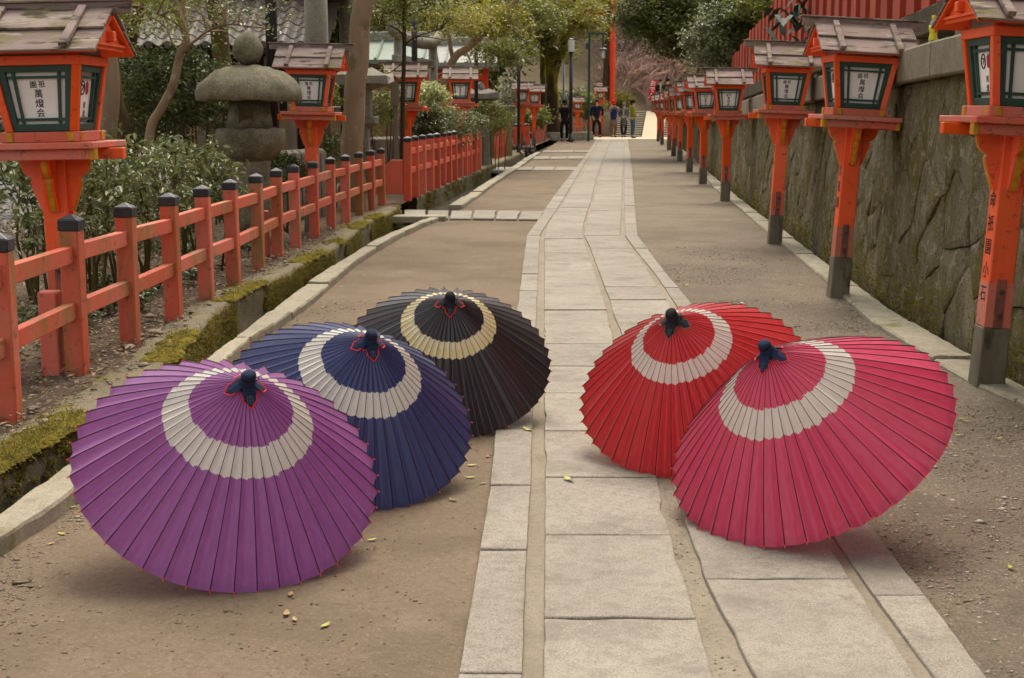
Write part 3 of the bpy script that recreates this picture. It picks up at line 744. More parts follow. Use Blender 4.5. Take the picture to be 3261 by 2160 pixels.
        ed = [P(.038,-hw*1.0), P(.047,-hw*1.05), P(Lp+.002,0,.001), P(.047,hw*1.05), P(.038,hw*1.0)]
        mb = MB()
        for i in range(4): mb.tube([ed[i]+Vector((0,0,.0005)), ed[i+1]+Vector((0,0,.0005))], .0022, 4, flat=.6)
        mb.obj('trim', M[trim], pe)
        if k == 0:      # small crest on the front corner
            mb = MB(); cc = .048
            def seg(a_, b_): mb.tube([P(cc+a_[1], a_[0], .0022), P(cc+b_[1], b_[0], .0022)], .0006, 3)
            for a_, b_ in (((-.007,-.008),(.007,-.008)),((-.007,-.008),(-.008,.006)),((.007,-.008),(.008,.006)),((-.004,-.004),(.004,-.004)),((0,-.010),(0,.009)),((-.008,.006),(-.002,.009)),((.008,.006),(.002,.009)),((-.004,.002),(.004,.002))): seg(a_, b_)
            mb.obj('crest', M['emblem'], pe)
    # folded threads between the four corners
    mb = MB()
    for k in range(4):
        an = -math.pi/4 + math.pi/2*k
        p0 = Vector((.034*math.cos(an-.35), R+.034*math.sin(an-.35), rib_z(.072,H)+.004)); p1 = Vector((.034*math.cos(an+.35), R+.034*math.sin(an+.35), rib_z(.072,H)+.004)); pm = Vector((.041*math.cos(an), R+.041*math.sin(an), rib_z(.088,H)+.003))
        mb.tube([p0, pm, p1], .0018, 4)
    mb.obj('cap_hem', M[trim], root)
    return root
WH = S(246,240,226); GD = S(238,220,164)
umbrella('purple', -0.8689, 4.1114, 0.4935, 0.9442, 0.4680, 0.3760, 0.000, 0.421, S(172,92,170), S(154,78,154), WH, (.325,.475), .42, 'cloth_navy', 'trim_red', 'purple paper umbrella with white ring, nearest on the left', 1)
umbrella('blue', -0.5931, 4.9221, 0.4889, 0.9383, 0.4649, 0.3640, 0.000, 0.164, S(54,62,122), S(44,52,106), WH, (.325,.475), .32, 'cloth_navy', 'trim_red', 'navy blue paper umbrella with white ring between the purple and the black ones', 2)
umbrella('black', -0.2909, 6.0057, 0.1336, 0.9517, 0.4672, 0.3600, 0.000, -0.352, S(42,34,39), S(33,26,31), GD, (.320,.440), .12, 'cloth_black', 'trim_red', 'black paper umbrella with cream yellow ring behind the blue one', 3)
umbrella('red', 0.7055, 5.2751, -0.5049, 0.9130, 0.4578, 0.3700, 0.020, -0.040, S(226,44,50), S(204,34,42), WH, (.300,.425), .42, 'cloth_black', 'trim_brown', 'bright red paper umbrella with white ring and brown trimmed cap', 4)
umbrella('pink', 0.9726, 4.4274, -0.8874, 0.9511, 0.4848, 0.3740, 0.020, 0.135, S(234,78,118), S(222,62,102), WH, (.315,.470), .42, 'cloth_navy', 'trim_red', 'pink paper umbrella with white ring, nearest on the right', 5)
# ================================================================== lettering
_tc = {}
def text_mesh(body, mat, size=1.0, line=1.0, bold=.007):
    key = (body, mat, size, line, bold)
    if key not in _tc:
        cu = bpy.data.curves.new('lettering', 'FONT'); cu.body = body; cu.size = size; cu.align_x = 'CENTER'; cu.align_y = 'CENTER'
        cu.space_line = line; cu.offset = bold*size; cu.fill_mode = 'FRONT'; cu.resolution_u = 2
        o = bpy.data.objects.new('lettering', cu); COL.objects.link(o); bpy.context.view_layer.update()
        me = bpy.data.meshes.new_from_object(o.evaluated_get(bpy.context.evaluated_depsgraph_get()))
        me.materials.clear(); me.materials.append(M[mat]); me.name = 'lettering'
        bpy.data.objects.remove(o); bpy.data.curves.remove(cu); _tc[key] = me
    return _tc[key]

# ================================================================== vermilion lanterns on posts
LM = {}
def lm(key, mats, build, **kw):
    if key not in LM:
        mb = MB(); build(mb); LM[key] = mb.mesh(key, mats, **kw)
    return LM[key]
WB, WT, ZB, ZT = .158, .205, .052, .372        # half widths and heights of the lantern body above the platform
hw = lambda z: WB + (WT-WB)*(z-ZB)/(ZT-ZB)
def sideM(k): return (0, 0, math.pi/2*k)
def corbel_profile():
    return [(.060,-.035),(.205,-.035),(.200,-.060),(.175,-.085),(.172,-.120),(.160,-.150),(.138,-.168),(.120,-.180),(.128,-.200),(.120,-.230),(.098,-.290),(.078,-.345),(.060,-.345)]
def lantern(base, zp, label, group, roll=0.0, yaw=0.0, detail=2, side_text=None, text_on=-1, pitch=0.0):
    rv = random.Random(int(base[1]*37)); roll += rv.uniform(-.010,.010); yaw += rv.uniform(-.04,.04)
    root = empty('post_lantern', base, (pitch, roll, yaw), label, 'lantern', group)
    H = zp - base[2]
    # post with its grey base and straps
    mb = MB(); mb.frustum(.30, H-.03, .062, .062, .062, .062); mb.obj('post', M['orange'], root, bevel=.006)
    mb = MB(); mb.frustum(.16, .34+.12, .0655, .0655, .0625, .0625); 
    mb = MB(); mb.frustum(.302, .52, .0632, .0632, .0626, .0626); mb.obj('worn_paint', M['orange_worn'], root)
    mb = MB(); mb.frustum(-.12, .30, .072, .072, .067, .067); mb.obj('post_base', M['base_wood'], root, bevel=.006)
    for s in ((-1, 1) if detail > 1 else (-1,)):
        mb = MB(); mb.box((0, s*.0665, .42), (.046, .008, .24)); st = mb.obj('strap', M['strap'], root, bevel=.002)
        for z in (.36, .48):
            mb = MB(); mb.tube([(0, s*.074, z), (0, s*.084, z)], .012, 8); mb.tube([(0, s*.083, z), (0, s*.089, z)], .007, 6); mb.obj('bolt', M['iron'], st)
    zz = (0, 0, H)
    def corb(mb, edge=False):
        p = corbel_profile()
        if not edge: mb.extrude([(x, -.025, z) for x, z in p], (0, .05, 0))
        else:
            for i in range(1, len(p)-2):
                (x0,z0),(x1,z1) = p[i], p[i+1]
                mb.hexa([(x0,-.012,z0),(x0+.003,-.012,z0),(x0+.003,.012,z0),(x0,.012,z0),(x1,-.012,z1),(x1+.003,-.012,z1),(x1+.003,.012,z1),(x1,.012,z1)])
    for k in range(4):
        o = put('corbel', lm('corbel', M['orange'], corb), root, zz, sideM(k)); put('yellow_edge', lm('corbel_edge', M['yellow'], lambda m: corb(m, True)), o)
    # cross arms and platform
    for k in range(2):
        o = put('cross_arm', lm('cross_arm%d' % k, M['orange'], lambda m: m.box((0,0,-.062),((.70, .42)[k], .055, .055)) , bevel=.004), root, (0,0,H - .001*k), sideM(k))
    for s in (-1, 1):
        o = put('platform_beam', lm('platform_beam', M['orange_worn'], lambda m: m.box((0,0,-.058),(.50,.05,.052)), bevel=.004), root, (0, s*.215, H))
        for e in (-1, 1): put('beam_end', lm('beam_end', M['yellow'], lambda m: m.box((0,0,-.058),(.028,.056,.058)), bevel=.003), o, (e*.262, 0, 0))
    put('platform', lm('platform', M['orange_worn'], lambda m: m.box((0,0,-.016),(.56,.56,.032)), bevel=.004), root, zz)
    # sill with yellow ends
    for k in range(4):
        o = put('sill', lm('sill', M['orange_worn'], lambda m: m.box((0,-.176,.026),(.40 if k < 0 else .398,.036,.05)), bevel=.003), root, (0,0,H + .0008*(k % 2)), sideM(k))
        for e in (-1, 1): put('sill_end', lm('sill_end', M['yellow'], lambda m: m.box((0,-.197,.027),(.032,.008,.044)), bevel=.002), o, (e*.150, 0, 0))
    # corner posts leaning outwards
    def cpost(m):
        a = .019; m.hexa([(-WB-a+.019-.019,-WB-a,ZB),(-WB+a,-WB-a,ZB),(-WB+a,-WB+a,ZB),(-WB-a,-WB+a,ZB),(-WT-a,-WT-a,ZT),(-WT+a,-WT-a,ZT),(-WT+a,-WT+a,ZT),(-WT-a,-WT+a,ZT)])
    for k in range(4): put('corner_post', lm('corner_post', M['orange'], cpost, bevel=.003), root, zz, sideM(k))
    # windows: green frame, muntins, white sheet
    def bar(m, x0, z0, x1, z1, w, d0, d1):      # bar on the sloping front face, x in fractions of the half width
        def P(f, z, off): h = hw(z); return Vector((f*(h-.019), -h + off, z))
        if abs(z0-z1) > .1:
            dx = w/(hw(.2))
            pts = [P(x0-dx,z0,d0),P(x0+dx,z0,d0),P(x0+dx,z0,d1),P(x0-dx,z0,d1),P(x1-dx,z1,d0),P(x1+dx,z1,d0),P(x1+dx,z1,d1),P(x1-dx,z1,d1)]
        else:
            pts = [P(x0,z0-w,d0),P(x1,z0-w,d0),P(x1,z0-w,d1),P(x0,z0-w,d1),P(x0,z0+w,d0),P(x1,z0+w,d0),P(x1,z0+w,d1),P(x0,z0+w,d1)]
        m.hexa(pts)
    def gframe(m):
        bar(m,-.90,ZB+.002,-.90,ZT-.002,.016,-.006,.02); bar(m,.90,ZB+.002,.90,ZT-.002,.016,-.006,.02)
        bar(m,-.83,ZB+.020,.83,ZB+.020,.018,-.0055,.02); bar(m,-.83,ZT-.018,.83,ZT-.018,.016,-.0055,.02)
    def mun(m):
        bar(m,-.62,ZB+.038,-.62,ZT-.034,.0075,.003,.017); bar(m,.62,ZB+.038,.62,ZT-.034,.0075,.003,.017)
        bar(m,-.82,ZB+.060,.82,ZB+.060,.0065,.004,.016); bar(m,-.82,ZT-.058,.82,ZT-.058,.0065,.004,.016)
    def sheet(m):
        a, b = hw(ZB)-.022, hw(ZT)-.022; m.hexa([(-a,-WB+.020,ZB),(a,-WB+.020,ZB),(a,-WB+.026,ZB),(-a,-WB+.026,ZB),(-b,-WT+.020,ZT),(b,-WT+.020,ZT),(b,-WT+.026,ZT),(-b,-WT+.026,ZT)])
    lean = math.atan((WT-WB)/(ZT-ZB))
    for k in range(4):
        w = put('window', lm('window', M['green_frame'], gframe, bevel=.002), root, zz, sideM(k))
        put('muntins', lm('muntins', M['green_frame'], mun), w); put('pane', lm('pane', M['paper_white'], sheet), w)
        zc = .205; yy = -hw(zc)+.0185
        if k % 2 == 0:
            for body, zo, sz, xo in (('園', .072, .036, -.021), ('祇', .074, .036, .021), ('萬', .028, .044, 0), ('燈', -.018, .044, 0), ('会', -.064, .044, 0)):
                put('lettering', text_mesh(body, 'ink', sz), w, (xo-.003, -hw(zc+zo)+.0185, zc+zo), (math.pi/2+lean, 0, 0))
        elif detail > 0:
            for body, zo, sz in (('献', -.028, .036), ('燈', -.070, .036)):
                put('lettering', text_mesh(body, 'ink', sz), w, (.018, -hw(zc+zo)+.0185, zc+zo), (math.pi/2+lean, 0, 0))
            def ringm(m):
                m.tube([(.028*math.cos(t), .034*math.sin(t), 0) for t in np.linspace(0, 2*math.pi, 17)], .0035, 4, cap=False)
                m.tube([(-.010,.012,0),(.0,.016,0),(.010,.008,0),(.004,-.004,0),(-.008,-.012,0)], .003, 4)
            put('crest', lm('side_crest', M['ink'], ringm), w, (-.030, -hw(zc+.058)+.0185, zc+.058), (math.pi/2+lean, 0, 0))
            def redm(m):
                for q in range(5):
                    h = (.024,.031,.034,.031,.024)[q]; m.box((-.018+.009*q, 0, 0), (.0072, 2*h, .002))
            put('red_crest', lm('red_crest', M['redink'], redm), w, (.040, -hw(zc+.058)+.0185, zc+.058), (math.pi/2+lean, 0, 0))
    # head beams, white frieze
    for k in range(4): put('head_beam', lm('head_beam', M['orange'], lambda m: m.box((0,-.207,.394),(.452,.046,.046)), bevel=.004), root, (0,0,H+.0006*(k % 2)), sideM(k))
    put('frieze', lm('frieze', M['frieze'], lambda m: m.box((0,0,.455),(.400,.400,.086))), root, zz)
    for k in range(4): put('top_post', lm('top_post', M['orange'], lambda m: m.box((-.187,-.187,.452),(.036,.036,.076)), bevel=.002), root, zz, sideM(k))
    # gable roof, boards in two courses, battens and ridge board
    AP, EV, YE = .615, .425, .330
    sl = math.atan((AP-EV)/YE)
    def board(m, t0, t1, lift, x):       # along the front slope, t 0 at the ridge, 1 at the eave
        pts = []
        for up in (0, .014):
            for t, xx in ((t0, -x), (t0, x), (t1, x+.0), (t1, -x)):
                y, z = -YE*t, AP-(AP-EV)*t
                pts.append((xx, y - (lift+up)*math.sin(sl), z + (lift+up)*math.cos(sl)))
        m.hexa([pts[3],pts[2],pts[1],pts[0],pts[7],pts[6],pts[5],pts[4]])
    for k in (0, 2):
        put('roof_board', lm('roof_low', M['roofwood'], lambda m: board(m,.46,1.04,.010,.345), bevel=.003), root, zz, sideM(k))
        put('roof_board', lm('roof_up', M['roofwood'], lambda m: board(m,.02,.53,.026,.345), bevel=.003), root, zz, sideM(k))
        put('roof_soffit', lm('roof_soffit', M['orange'], lambda m: board(m,.03,.985,-.006,.335)), root, zz, sideM(k))
        def batten(m):
            pts = []
            for up in (.038, .064):
                for t, xx in ((.02,-.021),(.02,.021),(1.06,.021),(1.06,-.021)):
                    y, z = -YE*t, AP-(AP-EV)*t; pts.append((xx, y-up*math.sin(sl), z+up*math.cos(sl)))
            m.hexa([pts[3],pts[2],pts[1],pts[0],pts[7],pts[6],pts[5],pts[4]])
        for e in (-1, 1): put('batten', lm('batten', M['roofwood'], batten, bevel=.004), root, (e*.20, 0, H), sideM(k))
    for e in (-1, 1):
        put('gable', lm('gable', M['orange'], lambda m: m.extrude([(0,-.285,EV+.02),(0,.285,EV+.02),(0,0,AP-.03)], (.012,0,0))), root, (e*.30-.006, 0, H))
        put('gable_tie', lm('gable_tie', M['orange'], lambda m: m.box((0,0,EV+.045),(.018,.54,.012)), ), root, (e*.312, 0, H))
    put('purlin_end', lm('purlin', M['orange'], lambda m: m.box((0,0,EV+.085),(.68,.05,.05)), bevel=.004), root, zz)
    put('ridge', lm('ridge', M['roofwood'], lambda m: m.box((0,0,AP+.035),(.86,.036,.060)), bevel=.003), root, zz)
    put('ridge_cap', lm('ridge_cap', M['roofwood'], lambda m: m.box((0,0,AP+.071),(.89,.060,.013)), bevel=.003), root, zz)
    if side_text:
        z = H - .40
        for ch in side_text:
            put('lettering', text_mesh(ch, 'ink', .085), root, (text_on*.0635, .0, z), (math.pi/2, 0, math.pi/2*text_on)); z -= .115
    return root
RG = 'vermilion post lanterns along the right wall'; LG = 'vermilion post lanterns in the garden on the left'
def at_ground(px, py, z=0.0): return G(px, py, z)
rl = [((3140,1228),1.318,'nearest vermilion lantern on the right, cut off by the picture edge, moss on its roof',3.0,-.03,'命祇園小石'),
      ((2667,946),1.318,'second vermilion lantern on the right, leaning, just beyond the yellow bottle',3.6,-.05,'京祇園'),
      ((2466,777),1.36,'third vermilion lantern on the right, in front of the red board fence',1.5,-.05,'京洛'),
      ((2309,641),1.31,'fourth vermilion lantern on the right, its white batten on the roof',.5,-.06,'洛'),
      ((2238,586),1.345,'fifth vermilion lantern on the right, half hidden by the fourth',0,0,None),
      ((2195,547),1.345,'sixth vermilion lantern on the right, mostly behind the fifth',0,0,None),
      ((2164,514),1.32,'seventh vermilion lantern on the right, with a slightly taller roof',0,0,None),
      ((2145,497),1.33,'eighth vermilion lantern on the right, in the overlapping distant row',0,0,None),
      ((2130,478),1.34,'ninth vermilion lantern on the right, third from the far end',0,0,None),
      ((2108,461),1.36,'tenth vermilion lantern on the right, second from the far end',0,0,None),
      ((2096,450),1.40,'farthest vermilion lantern on the right, below the woman on the steps',0,0,None)]
for i, (p, zp, lab, roll, yaw, tx) in enumerate(rl):
    b = at_ground(*p); lantern((b.x, b.y, 0), zp, lab, RG, R_(roll), yaw, 2 if i < 4 else (1 if i < 6 else 0), tx, -1)
def lleft(px, Y, zp, lab, base=.12, roll=0, yaw=0, detail=2, tx=None):
    q = Wd(px, 355, Y); return lantern((q.x, Y, base), zp, lab, LG, R_(roll), yaw, detail, tx, 1)
lleft(182, 7.0, Wd(0,452,7.0).z, 'nearest vermilion lantern on the left, behind the red fence', .08, -.6, -.02, 2, '大阪')
lleft(985, 14.4, Wd(0,356,14.4).z, 'vermilion lantern in front of the stone gateway, beside the big stone lantern', .12, 1.5, -.02, 2, '京')
lleft(1297, 22.3, Wd(0,337,22.3).z, 'vermilion lantern half hidden by a thin dark trunk and a wooden notice', .12, 0, -.02, 1)
lleft(1465, 27.4, Wd(0,325,27.4).z, 'vermilion lantern with a pale roof above the hedge of the second fence', .12, 0, 0, 1)
lleft(1664, 46, Wd(0,328,46).z, 'dark red lantern behind the black lamp pole, left one of a pair', .12, 0, 0, 0)
lleft(1700, 47.5, Wd(0,334,47.5).z, 'dark red lantern next to the mossy tree, right one of a pair', .12, 0, 0, 0)
lleft(1912, 74, Wd(0,318,74).z, 'lantern roof just above the head of the man in navy', .0, 0, 0, 0)
lleft(1916, 86, Wd(0,298,86).z, 'lantern roof stacked above the nearer one, left of the red pillar', .3, 0, 0, 0)
lleft(1838, 72, Wd(0,352,72).z, 'small orange lantern post standing inside the far orange railing', .0, 0, 0, 0)
# ================================================================== red post-and-rail fences
FM = {}
def fence(name, bases, h, label, mat='fence', pw=.092, rails=((.261,.341),(.528,.608)), stays=(), cap=True, brace=False, seed=1, group='red post and rail fences'):
    o0 = Vector(bases[0]); root = empty(name, o0, label=label, cat='fence', group=group); r = random.Random(seed)
    key = (pw, h, mat)
    if key not in FM:
        mb = MB(); mb.box((0,0,(h-.055)/2-.05),(pw,pw,h-.055+.10)); a = mb.mesh('post', M[mat], bevel=.008)
        mb = MB(); c = pw*.535; mb.box((0,0,.024),(2*c,2*c,.052)); mb.frustum(.050,.074,c,c,.006,.006); b = mb.mesh('cap', M['black'], bevel=.004)
        FM[key] = (a, b)
    pm, cm = FM[key]; B = [Vector(b) for b in bases]; n = len(B); A = []
    for i, b in enumerate(B):
        d = B[min(i+1,n-1)] - B[max(i-1,0)]; an = math.atan2(d.y, d.x)
        p = put('post', pm, root, b-o0, (r.uniform(-.012,.012), r.uniform(-.012,.012), an + r.uniform(-.04,.04)))
        if cap: put('cap', cm, p, (0,0,h-.056))
        if i in stays:
            nrm = Vector((-d.y, d.x, 0)).normalized()
            mb = MB(); mb.box((0,0,.20),(pw*.95,pw*.95,.42)); mb.obj('stay', M[mat], root, b - o0 + nrm*(pw*1.25) + Vector((0,0,-.02)), (.0,0,an), bevel=.006)
    for i in range(n-1):
        a, b = B[i], B[i+1]; d = (b-a); L = Vector((d.x,d.y,0)).length; an = math.atan2(d.y, d.x); u = Vector((d.x,d.y,0)).normalized()
        for (z0, z1) in rails:
            w = .022; s = Vector((-u.y, u.x, 0))*w; p0 = a-o0+u*(pw*.3); p1 = b-o0-u*(pw*.3); j0, j1 = r.uniform(-.006,.006), r.uniform(-.006,.006)
            Z = lambda z, j: Vector((0,0,z+j))
            mb = MB(); mb.hexa([p0-s+Z(z0,j0), p1-s+Z(z0,j1), p1+s+Z(z0,j1), p0+s+Z(z0,j0), p0-s+Z(z1,j0), p1-s+Z(z1,j1), p1+s+Z(z1,j1), p0+s+Z(z1,j0)])
            mb.obj('rail', M[mat], root, bevel=.004)
    return root
FB = .125
near_tops = [(20,970),(180,865),(302,800),(403,742),(478,697),(541,662),(598,628),(642,597),(684,575),(728,553),(766,532),(800,517),(831,500),(859,488),(883,478)]
k_ = 3261/2367.
pts = []
for (x, y) in near_tops:
    p = G(x*k_, y*k_ - 6, FB); pts.append(p)
p0 = pts[0] + (pts[0]-pts[1])*1.02; pm1 = p0 + (pts[0]-pts[1])
stp = pts[0]-pts[1]; fence('red_fence', [p0+stp*4, p0+stp*3, p0+stp*2, pm1, p0] + pts, .735, 'near weathered red fence with black capped posts along the mossy gutter', stays=(6, 12))
ft = [(1085,1345),(1140,1322),(1190,1300),(1245,1280),(1290,1262),(1330,1246),(1372,1228),(1412,1212),(1450,1196),(1483,1183),(1515,1170),(1547,1157),(1578,1146)]
fb = [G(800 + x/2.178, y/2.178, .24) for x, y in ft]
f2 = fence('red_fence', fb, .76, 'second red fence with a sloping end board, beyond the gutter bridge', 'fence2', pw=.105, seed=2)
# sloping end board
a = fb[0]; mb = MB(); s = .05
poly = [(-.62,0,.0),(-.02,0,.0),(-.02,0,.46),(-.18,0,.46)]
mb.extrude([Vector(p)+Vector((0,-s,0)) for p in poly], (0,.05,0)); mb.obj('end_board', M['fence2'], f2, (-.04,.02,0), bevel=.004)
def px(o, s, l): return [G(o[0]+x/s, o[1]+y/s, .15) for x, y in l]
fence('red_fence', px((1500,240),4.9,[(405,1275),(462,1262),(505,1252),(540,1243)]), .80, 'short red fence behind the grey stone post', 'fence2', .125, seed=3, rails=((.25,.34),(.58,.67)))
a = Wd(1600, 455, 46); b = Wd(1650, 455, 46); c = Wd(1674, 455, 47.5)
def panelfence(pts, label, h, seed, z0):
    pts = [Vector((p.x, p.y, z0)) for p in pts]
    return fence('red_fence', pts, h, label, 'fence2', .24, seed=seed, rails=((.02,.18),(.40,.56),(.68,.78)))
panelfence([a, b, c], 'bright orange red fence panel above the cobbled base', .78, 4, .15)
mb = MB(); mb.box((0,0,.38),(.20,.20,.95)); mb.obj('stone_post', M['torii_stone'], None, tuple(px((1500,240),4.9,[(228,1378)])[0]), bevel=.012, label='square grey granite post at the end of the second fence', cat='stone post')
# cobbled base
cb = empty('cobble_wall', Wd(1640, 470, 45.6), label='low wall of round cobbles under the orange fence panel', cat='stone wall'); r = random.Random(9)
o = cb.location
core = MB(); core.box((0,.1,-.14),(1.25,.3,.36)); core.obj('wall_core', M['walldark'], cb)
for j in range(3):
    for i in range(9):
        mb = MB(); rr = r.uniform(.06,.085)
        mb.lathe([(rr*.2,-rr*.8),(rr*.75,-rr*.55),(rr,0),(rr*.75,rr*.55),(rr*.2,rr*.8)], 8, (0,0,0), .5, r.random()*50)
        mb.obj('cobble', M['torii_stone'], cb, (-.58+.143*i+r.uniform(-.03,.03), -.05+r.uniform(-.02,.02), -.24+.12*j), (r.uniform(0,3),r.uniform(0,3),0), smooth=True)
# receding slat fence by the mossy tree
def slat_fence(pA, pB, z0, h, n, label):
    A = Vector((pA.x,pA.y,z0)); Bv = Vector((pB.x,pB.y,z0)); root = empty('slat_fence', A, label=label, cat='fence')
    d = Bv-A; an = math.atan2(d.y,d.x)
    for i in range(n):
        mb = MB(); mb.box((0,0,h/2),(d.length/n*.8,.05,h)); mb.obj('slat', M['redwood'], root, d*(i+.5)/n, (0,0,an))
    mb = MB(); mb.box((0,0,h+.03),(d.length+.1,.10,.06)); mb.obj('cap_rail', M['black'], root, d*.5, (0,0,an))
slat_fence(Wd(1699,450,52), Wd(1738,440,62), .15, .85, 9, 'dark red slatted fence running back beside the mossy tree')
# far orange railing behind the people
def railing(pts, h, label):
    fence('red_fence', pts, h, label, 'fence2', .10, rails=((.18,.30),(.62,.74)), cap=False, seed=8)
g = lambda a: Vector((a.x, a.y, 0.0))
railing([g(Wd(1822,437,74.2)), g(Wd(1850,437,74.2)), g(Wd(1880,437,74.4)), g(Wd(1918,440,74.6))], 1.08, 'orange railing behind the man in navy')
# ================================================================== garden pieces on the left
def stone_lantern(px, Y, s, label, seed, z0=.10):
    q = Wd(px, 355, Y); root = empty('stone_lantern', (q.x, Y, z0), label=label, cat='stone lantern')
    m = M['stone_lantern']
    def part(nm, prof, n=32, sq=0.0, j=.022): mb = MB(); mb.lathe([(r*s, z*s) for r, z in prof], n, (0,0,0), j, seed, sq); mb.obj(nm, m, root, smooth=True)
    part('foot', [(.34,-.05),(.36,.03),(.33,.10),(.26,.15)])
    part('shaft', [(.20,.14),(.185,.30),(.175,.55),(.18,.76),(.19,.80)])
    part('platform', [(.19,.795),(.25,.85),(.315,.94),(.325,1.04),(.315,1.085),(.22,1.095)])
    part('fire_box', [(.215,1.09),(.20,1.20),(.175,1.36)], 16, .35, .015)
    part('cap_stone', [(.24,1.350),(.47,1.345),(.488,1.36),(.490,1.42),(.465,1.475),(.41,1.54),(.32,1.60),(.21,1.645),(.11,1.665),(.05,1.667)], 40, 0, .022)
    part('finial', [(.05,1.675),(.10,1.70),(.135,1.76),(.142,1.82),(.12,1.89),(.075,1.94),(.02,1.96)], 28, 0, .03)
    mb = MB(); mb.box((0,-.185*s,1.19*s),(.13*s,.03*s,.17*s)); mb.obj('window_shade_block', M['walldark'], root)  # solid dark block, its colour stands in for shade inside the fire box
    return root
stone_lantern(795, 13.0, 1.0, 'large mossy stone lantern with round ball finial behind the near fence', 3)
def garden_lantern(px, py_cap, Y, w, label, seed):      # squat lantern: roof slab over box
    c = Wd(px, py_cap, Y); s = w; root = empty('stone_lantern', (c.x, Y, .10), label=label, cat='stone lantern'); m = M['torii_stone']; H = c.z-.10
    def part(nm, prof, n=12, sq=.7): mb = MB(); mb.lathe(prof, n, (0,0,0), .05, seed, sq); mb.obj(nm, m, root)
    part('shaft', [(.17*s,-.05),(.15*s,H-.62*s)]); part('platform', [(.16*s,H-.62*s),(.27*s,H-.56*s),(.28*s,H-.48*s)])
    part('fire_box', [(.20*s,H-.48*s),(.19*s,H-.08*s)]); part('cap_stone', [(.22*s,H-.09*s),(.50*s,H-.04*s),(.48*s,H+.08*s),(.2*s,H+.16*s)]); part('finial', [(.10*s,H+.15*s),(.13*s,H+.24*s),(.03*s,H+.34*s)], 12, 0)
garden_lantern(1140, 262, 18.5, .95, 'grey stone lantern partly hidden behind the broad tan tree trunk', 5)
garden_lantern(1530, 308, 33, .95, 'pale stone lantern beside the black lamp pole behind the hedge', 8)

# stone gateway: two posts, tie beam, lintel with upturned ends
def torii(pL, pR, h, rad, label, mat='torii_stone', name='stone_gateway'):
    A, B = Vector(pL), Vector(pR); root = empty(name, A, label=label, cat='gateway'); d = B-A; u = d.normalized(); L = d.length; an = math.atan2(d.y,d.x)
    for k, P in enumerate((Vector((0,0,0)), d)):
        mb = MB(); lean = u*(.05*(1 if k == 0 else -1)); mb.tube([P-Vector((0,0,.05)), P+Vector((0,0,h*.5))+lean*.5, P+Vector((0,0,h))+lean], [rad*1.08,rad,rad*.92], 18); mb.obj('pillar', M[mat], root, smooth=True)
        mb = MB(); mb.lathe([(rad*1.5,-.05),(rad*1.45,.10),(rad*1.15,.16)], 18); mb.obj('pillar_base', M[mat], root, P, smooth=True)
    mb = MB(); mb.box((L/2,0,0),(L+rad*5.5,rad*1.1,rad*1.7)); mb.obj('tie_beam', M[mat], root, (0,0,h-rad*3.6), (0,0,an), bevel=.02)
    mb = MB(); e = rad*4.2
    n = 13; pts = []; rr = []
    for i in range(n):
        t = i/(n-1); x = -e + (L+2*e)*t; pts.append((x, 0, .20*(2*t-1)**4 + rad*.4)); rr.append(rad*1.25)
    mb.tube(pts, rr, 14); mb.obj('lintel', M[mat], root, (0,0,h), (0,0,an), smooth=True)
q0 = Wd(1012, 355, 18.3); q1 = Wd(1118, 355, 21.5)
torii((q0.x,18.3,.1), (q1.x,21.5,.1), 3.6, .155, 'tall grey stone gateway behind the second left lantern')
q1 = Wd(1382, 355, 31); q0 = Wd(1270, 355, 28.0)
torii((q1.x,31,.1), (q0.x,28.0,.1), Wd(0,150,31).z-.1, .105, 'smaller stone gateway with a round lintel end, behind the thin trunk')

